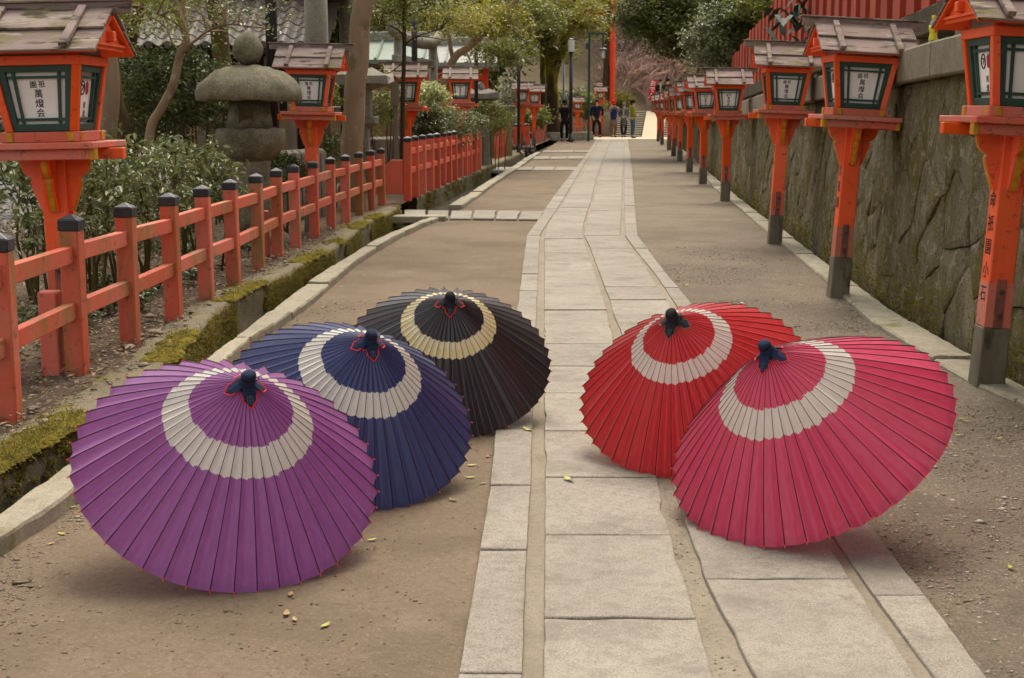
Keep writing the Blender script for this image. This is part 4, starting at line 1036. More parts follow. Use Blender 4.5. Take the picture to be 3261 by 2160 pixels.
# tiled roof building
def tile_building():
    Yb = 19.5; L = Wd(395,0,Yb).x; Rr = Wd(1040,0,Yb).x; ez = Wd(0,146,Yb).z
    root = empty('tiled_building', (L, Yb, .1), label='low building with grey wavy tile roof behind the garden trees', cat='building'); W = Rr-L
    mb = MB(); mb.box((W/2, 1.8, (ez-.1)/2-.05),(W-.8,2.4,ez-.2)); wall_ = mb.obj('wall', M['darkwood'], root)
    for i in range(6):
        mb = MB(); mb.box((.6+i*(W-1.2)/5, .56, (ez-.1)/2-.05),(.12,.12,ez-.25)); mb.obj('timber_post', M['wood_grey'], root)
    mb = MB(); mb.box((W/2,.57,.8),(W-1.2,.05,.7)); mb.obj('plaster_panel', M['plaster_tan'], root)
    slope = math.radians(27); D = 2.6
    roof = MB(); roof.hexa([(0,0,ez-.1-.06),(W,0,ez-.1-.06),(W,D,ez-.16+D*math.tan(slope)),(0,D,ez-.16+D*math.tan(slope)),(0,0,ez-.12),(W,0,ez-.12),(W,D,ez-.12+D*math.tan(slope)),(0,D,ez-.12+D*math.tan(slope))])
    ro = roof.obj('roof', M['darkwood'], root)
    # one S-shaped tile, copied over the slope
    w, l = .262, .235; mb = MB(); nx = 9; vs = []; 
    for k, (t, dz) in enumerate(((0,.012),(1,.0))):
        for th in (0, .022):
            for i in range(nx+1):
                x = i/nx; prof = .038*math.cos(2*math.pi*(x-.22)) if x < .6 else .038*math.cos(2*math.pi*(x-.22))
                vs.append((x*w, t*l*1.12, prof + dz + th + .010))
    n = nx+1; fs = []
    for i in range(nx):
        fs += [(n+i, n+i+1, 3*n+i+1, 3*n+i), (i, 2*n+i, 2*n+i+1, i+1), (i, i+1, n+i+1, n+i)]
    mb.add(vs, fs); tm = mb.mesh('tile', M['tile'])
    cols = int(W/w); rows = 7
    for r_ in range(rows):
        for c_ in range(cols):
            y = r_*l*math.cos(slope); put('tile', tm, ro, (c_*w, y, ez-.105+y*math.tan(slope)+rnd.uniform(-.003,.003)), (slope, 0, rnd.uniform(-.01,.01)))
    em = MB(); em.tube([(0,-.03,0),(0,.06,0)], .052, 12); em.tube([(0,-.036,0),(0,-.028,0)], .030, 10); eme = em.mesh('eave_tile', M['tile'])
    for c_ in range(cols): put('eave_tile', eme, ro, (c_*w+.06, -.01, ez-.085))
    yr = rows*l*math.cos(slope); mb = MB(); mb.box((W/2, yr+.10, ez-.02+yr*math.tan(slope)),(W,.32,.22)); mb.box((W/2, yr+.10, ez+.12+yr*math.tan(slope)),(W,.22,.10)); mb.obj('ridge_course', M['tile'], ro, bevel=.02)
    mb = MB(); mb.box((W/2, yr+.6, ez+.5+yr*math.tan(slope)), (W,.9,.9)); mb.obj('upper_wall', M['beam_dark'], root)
tile_building()

# shrine hall with pale green roof further back
def hall(px0, px1, Y, eave_py, ridge_py, depth, label, mat='copper', wall='redwood'):
    L, Rr = Wd(px0,0,Y).x, Wd(px1,0,Y).x; ez, rz = Wd(0,eave_py,Y).z, Wd(0,ridge_py,Y+depth/2).z; W = Rr-L
    root = empty('shrine_hall', (L,Y,.1), label=label, cat='building'); ez -= .1; rz -= .1
    mb = MB(); mb.box((W/2, depth/2, ez/2-.05),(W*.86,depth*.8,ez)); mb.obj('wall', M['plaster_tan'], root)
    for i in range(5):
        mb = MB(); mb.box((W*.07+i*W*.86/4, depth*.1-.02, ez/2-.05),(.16,.16,ez)); mb.obj('pillar', M[wall], root)
    mb = MB(); mb.box((W/2, depth*.09, ez-.28),(W*.9,.10,.2)); mb.obj('head_beam', M[wall], root)
    vs = []; n = 9
    for side in (0, 1):
        for i in range(n):
            t = i/(n-1); z = ez + (rz-ez)*(t**1.5); y = (depth/2)*t if not side else depth - (depth/2)*t
            vs += [(-.2,y-.3*(1-t)*(1 if not side else -1),z),(W+.2,y-.3*(1-t)*(1 if not side else -1),z)]
    mb = MB(); fs = []
    for s in (0,1):
        b = s*2*n; fs += [(b+2*i,b+2*i+1,b+2*i+3,b+2*i+2) for i in range(n-1)]
    tp = [(x,y,z+.10) for x,y,z in vs]; m = len(vs); fs2 = fs + [tuple(m+i for i in f) for f in fs]
    for s in (0,1):
        b = s*2*n; fs2 += [(b,b+1,m+b+1,m+b)]
        for i in range(n-1): fs2 += [(b+2*i,b+2*i+2,m+b+2*i+2,m+b+2*i),(b+2*i+1,b+2*i+3,m+b+2*i+3,m+b+2*i+1)]
    mb.add(vs+tp, fs2); ro = mb.obj('roof', M[mat], root)
    mb = MB(); mb.box((W/2,depth/2,rz+.16),(W+.6,.28,.26)); mb.obj('ridge', M['copper_white'], ro, bevel=.03)
    k = int(W/.55)
    for i in range(k+1):
        mb = MB(); pts = [(i*W/k, vs[2*j][1], vs[2*j][2]+.12) for j in range(n)]; mb.tube(pts, .035, 5); mb.obj('roof_seam', M[mat], ro)
hall(1120, 1345, 34, 205, 138, 4.0, 'shrine hall with pale green copper roof behind the stone gateway')
hall(1345, 1560, 40, 212, 150, 4.5, 'dark shrine hall with a pale curved ridge behind the fourth left lantern', 'copper_white', 'pillar_red')

# tan garden walls and a row of grey stone stakes
def lowwall(pa, pb, Y0_, Y1_, z1, label, mat='plaster_tan', cap='tile', th=.25):
    A = Wd(pa,355,Y0_); B = Wd(pb,355,Y1_); A.z = B.z = .08; d = B-A; an = math.atan2(d.y,d.x); root = empty('garden_wall', A, (0,0,an), label, 'wall')
    nb = max(2, int(d.length/.9))
    for j in range(3):
        for i in range(nb):
            mb = MB(); mb.box((d.length*(i+.5)/nb,0,(z1-.1)*(j+.5)/3),(d.length/nb-.008,th,(z1-.1)/3-.008)); mb.obj('wall_block', M[mat], root)
    mb = MB(); mb.box((d.length/2,0,z1-.05),(d.length+.1,th+.16,.12)); mb.obj('wall_cap', M[cap], root, bevel=.02)
lowwall(1040, 1290, 24.5, 25.5, 1.35, 'tan block wall behind the pale variegated shrub')
lowwall(1530, 1620, 38, 39, 1.42, 'tan block wall with dark cap behind the second fence end')
def stakes(pa, pb, Ya, Yb_, n, h, label):
    A, B = Wd(pa,355,Ya), Wd(pb,355,Yb_); A.z = B.z = .08; root = empty('stone_fence', A, label=label, cat='stone fence'); d = B-A
    for i in range(n):
        mb = MB(); mb.box((0,0,h/2),(.15,.15,h)); mb.frustum(h,h+.04,.075,.075,.03,.03); mb.obj('stone_stake', M['torii_stone'], root, d*i/(n-1), (0,0,math.atan2(d.y,d.x)), bevel=.008)
stakes(905, 1010, 15.6, 16.5, 6, .80, 'row of grey stone stakes beside the stone gateway')
stakes(1190, 1262, 22.6, 23.2, 6, .82, 'row of dark stone stakes left of the wooden notice')

# poles and lamps
def pole(px, Y, r0, top_py, mat, label, lamp=None, name='lamp_pole', z0=0.08, base=True):
    q = Wd(px, 355, Y); zt = Wd(0, top_py, Y).z if top_py is not None else 5.5
    root = empty(name, (q.x, Y, z0), label=label, cat='pole')
    mb = MB(); mb.tube([(0,0,-.1),(0,0,zt-z0)], r0, 12); mb.obj('pole', M[mat], root, smooth=True)
    mb = MB(); mb.lathe([(r0*2.0,-.05),(r0*1.9,.03),(r0*1.3,.08),(r0*1.05,.30)], 12); mb.obj('pole_base', M[mat], root, smooth=True)
    if lamp:
        lr, lh = lamp; h = zt-z0
        mb = MB(); mb.lathe([(lr,h),(lr,h+lh)], 18); mb.obj('lamp_shade', M['lamp_white'], root, smooth=False, bevel=.0)
        mb = MB(); mb.lathe([(lr*1.05,h+lh),(lr*1.08,h+lh+.03),(lr*.5,h+lh+.06)], 18); mb.obj('lamp_cap', M['metal_black'], root)
        mb = MB(); mb.lathe([(lr*.8,h-.05),(lr*1.03,h+.01)], 18); mb.obj('lamp_collar', M['metal_black'], root)
    else:
        mb = MB(); mb.lathe([(r0*1.15,zt-z0-.04),(r0*1.15,zt-z0+.03),(r0*.3,zt-z0+.06)], 12); mb.obj('pole_cap', M[mat], root)
    return root
pole(871, 14.6, .062, None, 'metal_black', 'thick black steel pole just right of the big stone lantern')
pole(1322, 26, .055, None, 'metal_black', 'black steel pole above the roof of the third left lantern')
pole(1517, 32, .044, None, 'metal_black', 'black steel pole just right of the pale roofed fourth left lantern')
pole(1652, 42, .048, 108, 'metal_black', 'black lamp pole with a white box lamp in front of the pair of red lanterns', (.11,.26))
pole(1818, 62, .080, 166, 'metal_black', 'black lamp pole with a bright white cylinder lamp near the mossy tree', (.14,.52))
pole(1795, 70, .06, 168, 'metal_grey', 'slim blue grey steel pole behind the photographer in black')
pole(617, 11.2, .022, 690, 'metal_black', 'short thin black stake behind the near fence', None, 'stake')
def green_lamp():
    Y = 64; a = Wd(1875,355,Y); zt = Wd(0,108,Y).z; root = empty('lamp_pole', (a.x,Y,0), label='green lamp pole with a square arm and hanging lantern', cat='pole'); dx = Wd(1918,355,Y).x - a.x
    mb = MB(); mb.tube([(0,0,-.1),(0,0,zt-.05)], .055, 10); mb.obj('pole', M['metal_green'], root)
    mb = MB(); mb.box((dx/2,0,zt),(dx+.11,.09,.09)); mb.obj('arm', M['metal_green'], root)
    mb = MB(); mb.box((dx,0,zt-.30),(.08,.08,.5)); mb.obj('drop_bar', M['metal_green'], root)
    mb = MB(); mb.box((-.10,0,zt-.55),(.12,.12,.26)); mb.obj('control_box', M['metal_green'], root, bevel=.01)
    lz = Wd(0,186,Y).z; t = Wd(0,158,Y).z
    mb = MB(); mb.lathe([(.10,lz),(.13,lz+.05),(.13,t-.03)], 8); lo = mb.obj('lantern_glass', M['lamp_white'], root, (dx,0,0))
    mb = MB(); mb.lathe([(.21,t-.03),(.20,t+.02),(.08,t+.09),(.03,t+.16)], 8); mb.obj('lantern_roof', M['metal_green'], root, (dx,0,0))
    for k in range(4):
        mb = MB(); an = math.pi/4+k*math.pi/2; mb.tube([(.135*math.cos(an),.135*math.sin(an),lz),(.135*math.cos(an),.135*math.sin(an),t)], .014, 4); mb.obj('lantern_bar', M['metal_green'], root, (dx,0,0))
green_lamp()
# wooden notice
def notice():
    Y = 21.4; a = Wd(1259,355,Y); root = empty('wooden_notice', (a.x,Y,.08), label='weathered wooden notice board with a small roof on a post', cat='notice')
    z0, z1 = Wd(0,338,Y).z-.08, Wd(0,258,Y).z-.08
    mb = MB(); mb.box((.0,.03,z1/2-.05),(.065,.05,z1)); mb.obj('post', M['wood_grey'], root)
    mb = MB(); mb.box((0,-.02,(z0+z1)/2),(.125,.03,z1-z0)); mb.obj('board', M['wood_grey'], root, bevel=.004)
    for s in (-1,1):
        mb = MB(); mb.box((s*.05,-.01,z1+.035),(.12,.12,.02), ry=s*.6); mb.obj('roof_board', M['wood_grey'], root)
notice()
# red ball post of the garden and far vermilion pillar
def pillar():
    Y = 84; a = Wd(1947,355,Y); zt = 8.5; root = empty('red_gate', (a.x,Y,0), label='tall vermilion gate pillar at the far end of the lane', cat='gate')
    mb = MB(); mb.tube([(0,0,-.1),(0,0,zt)], .20, 16); mb.obj('pillar', M['pillar_red'], root, smooth=True)
    mb = MB(); mb.tube([(9.0,0,-.1),(9.0,0,zt)], .20, 16); mb.obj('pillar', M['pillar_red'], root, smooth=True)
    mb = MB(); mb.lathe([(.27,0),(.27,.5),(.21,.55)], 16); mb.obj('pillar_base', M['metal_black'], root)
    mb = MB(); mb.box((4.5,0,7.2),(12.8,.24,.42)); mb.obj('tie_beam', M['pillar_red'], root)
    mb = MB(); mb.box((4.5,0,8.4),(13.6,.36,.5)); mb.obj('lintel', M['pillar_red'], root)
    mb = MB(); mb.box((-.20,-.02,Wd(0,300,Y).z/2+1.2),(.14,.3,3.2)); mb.obj('dark_side_strip', M['darkwood'], root)  # dark strip against the left side of the pillar
pillar()
# ================================================================== foliage
def leaf_mesh(name, P, size, mat, asp=.45, up=.6, seed=1, droop=.25, fold=.12, oval=False):
    rs = np.random.RandomState(seed); n = len(P)
    nm = rs.normal(0, 1, (n,3)); nm[:,2] = np.abs(nm[:,2]) + up*1.5; nm /= np.linalg.norm(nm,axis=1)[:,None]
    ax = rs.normal(0, 1, (n,3)); ax[:,2] -= droop; ax -= nm*np.sum(ax*nm,1)[:,None]; ax /= np.linalg.norm(ax,axis=1)[:,None]+1e-9
    sd = np.cross(nm, ax); L = (size*rs.uniform(.6,1.25,n))[:,None]; Wd_ = L*asp
    c = np.clip(rs.beta(1.6,2.2,n),0,1)
    if oval:        # pointed oval leaf folded along the midrib
        v = np.empty((n,6,3)); v[:,0] = P-ax*L*.5; v[:,3] = P+ax*L*.5-nm*L*.10
        for k, sg, t, q in ((1,1,-.18,.9),(2,1,.16,.85),(5,-1,-.18,.9),(4,-1,.16,.85)): v[:,k] = P+ax*L*t+sg*sd*Wd_*.5*q+nm*L*fold
        i = np.arange(n)*6; f = np.stack([np.stack([i,i+1,i+2,i+3],1), np.stack([i,i+3,i+4,i+5],1)],1).reshape(-1,4)
        return np_mesh(name, v.reshape(-1,3), f, mat, False, np.repeat(c,2))
    v = np.empty((n,4,3)); v[:,0] = P-ax*L*.5; v[:,2] = P+ax*L*.5
    v[:,1] = P+sd*Wd_*.5+nm*L*fold-ax*L*.05; v[:,3] = P-sd*Wd_*.5+nm*L*fold-ax*L*.05
    i = np.arange(n)*4; f = np.stack([np.stack([i,i+1,i+2],1), np.stack([i,i+2,i+3],1)],1).reshape(-1,3)
    return np_mesh(name, v.reshape(-1,3), f, mat, False, np.repeat(c,2))
def clump_pts(c, rad, ncl, per, cr, seed, shell=.45, flat=.6):
    rs = np.random.RandomState(seed); d = rs.normal(0,1,(ncl,3)); d /= np.linalg.norm(d,axis=1)[:,None]
    k = shell + (1-shell)*rs.rand(ncl)**.6
    cc = np.array(c) + d*k[:,None]*np.array(rad)*(1+.18*rs.normal(0,1,(ncl,1)))
    s = cr*rs.uniform(.5,1.4,(ncl,1,1))
    p = cc[:,None,:] + rs.normal(0,1,(ncl,per,3))*s*np.array([1,1,flat])
    return p.reshape(-1,3), cc
def limb(mb, pts, r0, r1, n=8):
    k = len(pts); mb.tube(pts, [r0+(r1-r0)*i/(k-1) for i in range(k)], n)
def smooth_line(pts, m=4):
    P = [Vector(p) for p in pts]; out = []
    for i in range(len(P)-1):
        a, b, c, d = P[max(i-1,0)], P[i], P[i+1], P[min(i+2,len(P)-1)]
        for j in range(m):
            t = j/m; out.append(.5*((2*b)+(c-a)*t+(2*a-5*b+4*c-d)*t*t+(3*b-a-3*c+d)*t**3))
    out.append(P[-1]); return out
def wobble(pts, amp, seed):
    return [p + Vector((nz(p.z*1.7, seed, 1, amp, 1), nz(p.z*1.7, seed, 1, amp, 5), 0)) for p in pts]
def tree(name, pix, Y, r0, r1, bark, label, crown=None, branches=(), group=None, base_z=.08, ext=None, dY=0.0):
    """pix: photo pixels up the trunk (base first); crown: list of (centre, radii, clumps, per, clump radius, leaf size, material, shell)"""
    pts = [Wd(x, y, Y + dY*i/max(1,len(pix)-1)) for i, (x, y) in enumerate(pix)]
    b = Vector((pts[0].x, pts[0].y, base_z)); pts[0] = b - Vector((0,0,.1))
    if ext: pts += [pts[-1] + Vector(e) for e in ext]
    root = empty(name, b, label=label, cat='tree', group=group)
    sm = wobble(smooth_line(pts, 5), r0*.25, hash(name+label) % 17)
    mb = MB(); k = len(sm); rr = [(r0+(r1-r0)*(i/(k-1))**.8)*(1+.55*max(0,1-i/3.0)) for i in range(k)]
    mb.tube([p-b for p in sm], rr, 12); mb.obj('trunk', M[bark], root, smooth=True)
    lim = []
    for (bp, a, c) in branches:
        q = smooth_line([Wd(x,y,yy) for x,y,yy in bp], 4); mb = MB(); limb(mb, [p-b for p in q], a, c, 7); mb.obj('limb', M[bark], root, smooth=True); lim += [p-b for p in q[2:]]
    for i, cr in enumerate(crown or ()):
        c, rad, ncl, per, cs, ls, mat, sh = cr; seed = int(abs(c[0])*97 + abs(c[1])*31 + i*7) % 9999
        p, cc = clump_pts(Vector(c)-b, rad, ncl, per, cs, seed, sh)
        put('crown', leaf_mesh('crown', p, ls, M[mat], seed=seed), root, kind='stuff')
        # twigs carrying the clumps
        mb = MB(); top = sm[-1]-b; rs = random.Random(seed); src = [q-b for q in sm[k//2:]] + lim; rng_ = max(rad)*.55
        for q in cc[::max(1,len(cc)//28)]:
            q = Vector(q); s = min(src, key=lambda z: (z-q).length + .6*max(0, z.z-q.z)); mid = s.lerp(q,.55)+Vector((rs.uniform(-.1,.1),rs.uniform(-.1,.1),.08))*(q-s).length*.5
            if (q-s).length > rng_: continue
            mb.tube([s, mid, q], [.008+r0*.03, .006+r0*.02, .004], 4, cap=False)
        mb.obj('twigs', M[bark], root, kind='stuff')
    return root
w = lambda x,y,Y: tuple(Wd(x,y,Y))
tree('garden_tree', [(292,840),(322,640),(343,400),(346,200),(318,0)], 11.3, .09, .065, 'bark_tan', 'smooth tan trunk directly behind the nearest left lantern', ext=[(-.1,0,.8),(-.1,.2,2.0)],
     crown=[((-4.2,11.6,5.2),(1.8,1.8,1.0),60,60,.22,.08,'leaf_mid',.3)])
tree('garden_tree', [(412,560),(398,420),(374,330),(360,180),(372,0)], 13.4, .075, .05, 'bark_moss', 'mossy leaning trunk between the left lantern and the bent tree', ext=[(.2,0,1.2)],
     crown=[(w(300,-40,14),(1.2,1.0,.35),40,60,.16,.07,'leaf_mid',.2)])
tree('garden_tree', [(412,600),(398,330),(404,180),(428,60),(440,0)], 15.5, .10, .07, 'bark_dark', 'dark trunk rising behind the gable of the nearest left lantern', ext=[(.1,0,1.5)],
     crown=[(w(150,20,17),(1.4,.8,.35),50,60,.18,.07,'leaf_dark',.2)])
tree('garden_tree', [(462,760),(470,560),(480,410),(512,350),(551,275),(566,205),(576,165),(594,140),(583,85),(563,30),(548,-40)], 12.2, .046, .028, 'bark_tan', 'slender bent grey tree arching up over the shrub', ext=[(-.15,0,.6)],
     branches=[([(590,165,12.2),(589,90,12.3),(586,0,12.4),(580,-120,12.6)],.030,.018), ([(592,150,12.2),(625,128,12.1),(660,100,12.0),(720,78,11.9),(800,85,11.8),(860,92,11.7)],.014,.005), ([(585,95,12.2),(540,60,12.1),(500,45,12.0),(450,20,12.0)],.012,.004), ([(555,150,12.3),(530,90,12.4),(520,60,12.5)],.010,.004)],
     crown=[(w(550,45,12.0),(.52,.5,.36),38,12,.07,.05,'leaf_mid',.0), (w(760,40,12.0),(.50,.4,.30),30,11,.06,.045,'leaf_grey',.0), (w(450,75,12.3),(.30,.3,.22),22,13,.06,.052,'leaf_mid',.0)])
tree('garden_tree', [(735,640),(722,300),(710,200),(697,90),(683,0)], 16.2, .115, .095, 'bark_olive', 'straight olive brown trunk in front of the tiled roof', ext=[(-.2,0,1.5),(-.2,.1,3)],
     crown=[((-3.6,16.5,5.6),(2.0,1.8,1.0),60,60,.25,.08,'leaf_mid',.3)])
tree('garden_tree', [(1120,660),(1126,400),(1134,250),(1147,80),(1180,-60)], 17.4, .145, .11, 'bark_tan', 'broad pale tan trunk right of the second left lantern', ext=[(.2,0,1.2),(.1,.1,2.5)],
     crown=[((-1.4,16.5,5.6),(1.8,1.8,1.1),70,60,.25,.08,'leaf_mid',.3)])
tree('garden_tree', [(1281,505),(1282,360),(1286,200),(1288,80),(1286,-60)], 21.1, .036, .026, 'bark_dark', 'thin dark trunk standing in front of the third left lantern', ext=[(0,0,.8)],
     branches=[([(1288,150,21.1),(1310,125,21.1),(1350,108,21.2),(1400,95,21.3)],.014,.006), ([(1287,115,21.1),(1262,92,21.0),(1235,82,20.9),(1205,72,20.8)],.014,.005), ([(1289,140,21.1),(1330,118,20.9),(1385,122,20.7),(1440,135,20.6)],.012,.004), ([(1283,200,21.1),(1230,235,20.9),(1180,205,20.8),(1165,190,20.7)],.010,.004), ([(1287,60,21.1),(1340,30,21.2),(1400,10,21.3)],.012,.005)],
     crown=[(w(1290,10,21.3),(.95,.8,.55),130,20,.09,.06,'leaf_mid',.0), (w(1440,60,21.8),(.8,.7,.42),100,20,.09,.06,'leaf_yellow',.0), (w(1225,50,21.4),(.5,.5,.34),50,18,.08,.055,'leaf_mid',.0)])
tree('garden_tree', [(1388,440),(1402,315),(1443,190),(1481,157),(1519,126),(1560,88),(1610,40),(1660,-20)], 30, .10, .05, 'bark_tan', 'leaning trunk slanting up to the right behind the fourth left lantern', ext=[(.5,0,.5)],
     branches=[([(1443,190,30),(1430,120,30),(1436,60,30.2),(1430,0,30.4)],.05,.03), ([(1481,157,30),(1500,215,29.8),(1440,225,29.5),(1380,240,29)],.022,.008)],
     crown=[(w(1560,70,30),(1.0,.9,.42),110,34,.11,.09,'leaf_yellow',.1), (w(1600,165,31),(.75,.7,.30),70,34,.10,.09,'leaf_mid',.1), (w(1680,40,33),(1.1,.9,.5),100,34,.13,.10,'leaf_mid',.1)])
# the big mossy tree at the turn of the lane, two limbs
tree('mossy_tree', [(1762,421),(1760,340),(1757,260),(1751,190),(1747,90),(1746,-40)], 68, .36, .20, 'bark_moss', 'big moss covered tree with a forked trunk behind the photographer', base_z=.35, ext=[(0,0,3)],
     branches=[([(1758,265,68),(1772,200,68),(1796,130,68.2),(1815,60,68.5),(1830,-40,69)],.26,.14), ([(1730,425,67),(1731,300,67),(1728,180,67.2),(1733,60,67.5),(1735,-40,68)],.16,.13), ([(1752,130,68),(1700,70,67),(1660,60,66)],.08,.03)],
     crown=[(w(1800,55,67),(2.1,1.6,1.1),150,50,.30,.20,'leaf_yellow',.1), (w(1690,110,69),(1.6,1.4,1.0),100,50,.28,.19,'leaf_mid',.1), (w(1780,165,68),(.9,.8,.7),36,40,.22,.18,'leaf_yellow',.1)])
tree('brown_tree', [(1931,352),(1930,250),(1934,120),(1940,0)], 84, .21, .14, 'bark_dark', 'straight brown trunk just left of the red pillar', base_z=.3, ext=[(0,0,2)],
     crown=[(w(1900,20,84),(1.6,1.2,.55),70,40,.3,.22,'leaf_yellow',.1)])

# right side: camphor trees hanging over the lane, large-leaved shrub on the fence
tree('camphor_tree', [(2290,330),(2286,200),(2262,60),(2240,-60)], 40, .26, .15, 'bark_tan', 'dark evergreen tree overhanging the far lane on the right', base_z=.1, ext=[(-.2,0,1.5)],
     branches=[([(2268,110,40),(2250,30,40),(2200,-10,40),(2160,10,39.5)],.10,.05), ([(2264,80,40),(2282,30,40),(2300,10,40)],.09,.05), ([(2250,40,40),(2120,20,40.5),(2010,70,41)],.06,.02)],
     crown=[(w(2120,45,40),(1.55,1.6,.85),190,55,.20,.14,'leaf_far',.1), (w(2200,120,40.5),(1.2,1.2,.75),120,55,.20,.14,'leaf_far',.1), (w(2030,70,41),(.65,.7,.45),40,45,.18,.14,'leaf_far',.1), (w(2270,30,42),(1.8,1.4,1.0),150,55,.24,.15,'leaf_far',.1), (w(2240,-150,41),(3.4,2.6,1.3),140,60,.4,.18,'leaf_far',.3)])
tree('evergreen_tree', [(2400,330),(2392,180),(2380,40),(2375,-60)], 31.5, .14, .09, 'bark_dark', 'glossy grey green evergreen spilling over the red board fence', base_z=.1, ext=[(0,0,1.2)],
     crown=[(w(2330,130,31.5),(1.05,.9,.75),170,52,.13,.11,'leaf_grey',.1), (w(2395,70,30.5),(1.0,.9,.62),150,52,.13,.11,'leaf_dark',.1), (w(2300,215,32),(.55,.5,.32),46,44,.11,.10,'leaf_grey',.1), (w(2460,30,29.5),(.8,.7,.5),90,50,.13,.11,'leaf_mid',.1)])
def bigleaf():
    c = Wd(2545, 60, 17.2); base = Vector((wallx(17.2)+.75, 17.2, .1)); root = empty('fatsia_shrub', base, label='shrub with long dark drooping leaves in front of the red board fence', cat='shrub')
    mb = MB(); limb(mb, [Vector((0,0,-.1)), Vector((0,0,1.6)), c-base+Vector((0,.2,.3))], .035, .018); mb.obj('stem', M['bark_dark'], root)
    rs = random.Random(3)
    for k in range(34):
        o = c-base + Vector((rs.gauss(0,.26), rs.gauss(0,.22), rs.gauss(.06,.17))); an = rs.uniform(0,6.28); L = rs.uniform(.20,.32); dr = rs.uniform(.2,.9)
        d = Vector((math.cos(an), math.sin(an), -dr)).normalized(); s = d.cross(Vector((0,0,1))).normalized()*L*.16; n = s.cross(d).normalized()*L*.07
        p = [o, o+d*L*.3+s*.8+n, o+d*L*.62+s+n*.4-Vector((0,0,.02)), o+d*L-Vector((0,0,.05)), o+d*L*.62-s+n*.4-Vector((0,0,.02)), o+d*L*.3-s*.8+n, o+d*L*.3, o+d*L*.62-Vector((0,0,.02))]
        mb = MB(); mb.add(p, [(0,1,6),(1,2,7,6),(2,3,7),(0,6,5),(5,6,7,4),(4,7,3)]); mb.obj('leaf', M['bigleaf'], root, smooth=True)
M['bigleaf'] = surf('long_dark_leaf', S(40,58,48,.9), S(60,76,58,.9), 12, .65, .2, .1)
bigleaf()

# ------------------------------------------------------------------ shrubs and hedges
def shrub(name, c, rad, ncl, per, cs, ls, mat, label, cat='shrub', stems=8, shell=.55, group=None, base_z=.08, asp=.45, flat=.6):
    c = Vector(c); base = Vector((c.x, c.y, base_z)); root = empty(name, base, label=label, cat=cat, group=group); seed = int(abs(c.x)*131+abs(c.y)*17) % 9973
    p, cc = clump_pts(c-base, rad, ncl, per, cs, seed, shell, flat); p = p[p[:,2] > .04]
    put('foliage', leaf_mesh('foliage', p, ls, M[mat], asp, .5, seed, oval=(c.y < 16)), root, kind='stuff')
    r = random.Random(seed); mb = MB()
    for k in range(stems):
        q = Vector(cc[r.randrange(len(cc))]); s = Vector((q.x*.55+r.uniform(-.05,.05), q.y*.55+r.uniform(-.05,.05), -.06)); mid = s.lerp(q,.5)+Vector((r.uniform(-.08,.08),r.uniform(-.08,.08),.05))
        mb.tube([s,mid,q], [.013,.010,.004], 5)
    mb.obj('stems', M['bark_olive'], root, kind='stuff'); return root
# near shrub along the fence (three bushes that grow into each other)
shrub('shrub', (-2.72,8.5,.80), (.38,.5,.36), 105, 17, .050, .060, 'leaf_shrub', 'pale glossy shrub right behind the second fence post', stems=16)
shrub('shrub', (-2.60,9.6,.78), (.38,.6,.36), 120, 17, .050, .060, 'leaf_shrub', 'pale glossy shrub behind the third and fourth fence posts', stems=16)
shrub('shrub', (-2.52,10.9,.80), (.36,.65,.36), 120, 17, .050, .060, 'leaf_shrub', 'pale glossy shrub in front of the big stone lantern', stems=16)
shrub('shrub', w(560,290,14.2), (.50,.5,.42), 210, 24, .07, .06, 'leaf_dark', 'dark evergreen shrub behind the bent grey tree', stems=10)
shrub('shrub', w(430,300,15.0), (.40,.5,.50), 130, 24, .07, .06, 'leaf_dark', 'dark evergreen shrub behind the nearest left lantern post', stems=8)
shrub('shrub', w(660,300,15.4), (.45,.5,.40), 130, 24, .07, .06, 'leaf_dark', 'dark evergreen shrub left of the big stone lantern', stems=8)
shrub('shrub', w(120,570,9.2), (.34,.3,.16), 40, 22, .05, .055, 'leaf_dark', 'small dark bush beside the gravel behind the first fence posts', stems=5)
shrub('shrub', w(905,560,13.9), (.22,.25,.22), 50, 22, .05, .05, 'leaf_dark', 'low dark bush at the foot of the big stone lantern', stems=6)
shrub('shrub', w(1085,465,17.9), (.34,.3,.18), 90, 22, .04, .045, 'leaf_shrub', 'clipped dark bush in front of the broad tan trunk', stems=8)
shrub('shrub', w(1005,300,17.0), (.30,.3,.30), 60, 24, .06, .06, 'leaf_mid', 'leafy bush between the second left lantern and the stone gateway', stems=6)
shrub('aucuba_shrub', w(1215,320,21.8), (.30,.3,.42), 90, 16, .05, .085, 'leaf_aucuba', 'pale yellow variegated shrub left of the wooden notice', stems=6)
shrub('aucuba_shrub', w(1372,320,24.5), (.28,.3,.34), 100, 18, .06, .085, 'leaf_aucuba', 'pale variegated shrub right of the third left lantern', stems=6)
shrub('shrub', w(1352,400,23.2), (.34,.3,.30), 120, 22, .06, .075, 'leaf_dark', 'dark green bush below the third left lantern', stems=6)
for k, (pxx, py, Y, lab) in enumerate(((1420,400,25.5,'olive hedge bush behind the middle of the second fence'), (1480,398,28,'olive hedge bush below the pale roofed fourth left lantern'), (1560,380,32.5,'olive hedge bush in front of the tan block wall'))):
    shrub('hedge', w(pxx,py,Y), (.50,.5,.34), 140, 24, .07, .06, 'leaf_shrub' if k < 2 else 'leaf_mid', lab, 'hedge', 6, group='hedge bushes of the second fence')
shrub('shrub', w(1632,330,52), (.55,.6,.75), 110, 26, .14, .12, 'leaf_grey', 'grey green bush left of the pair of dark red lanterns', stems=6)
shrub('shrub', w(1700,372,49.5), (.50,.5,.42), 90, 26, .12, .11, 'leaf_mid', 'green bush under the pair of dark red lanterns', stems=5)
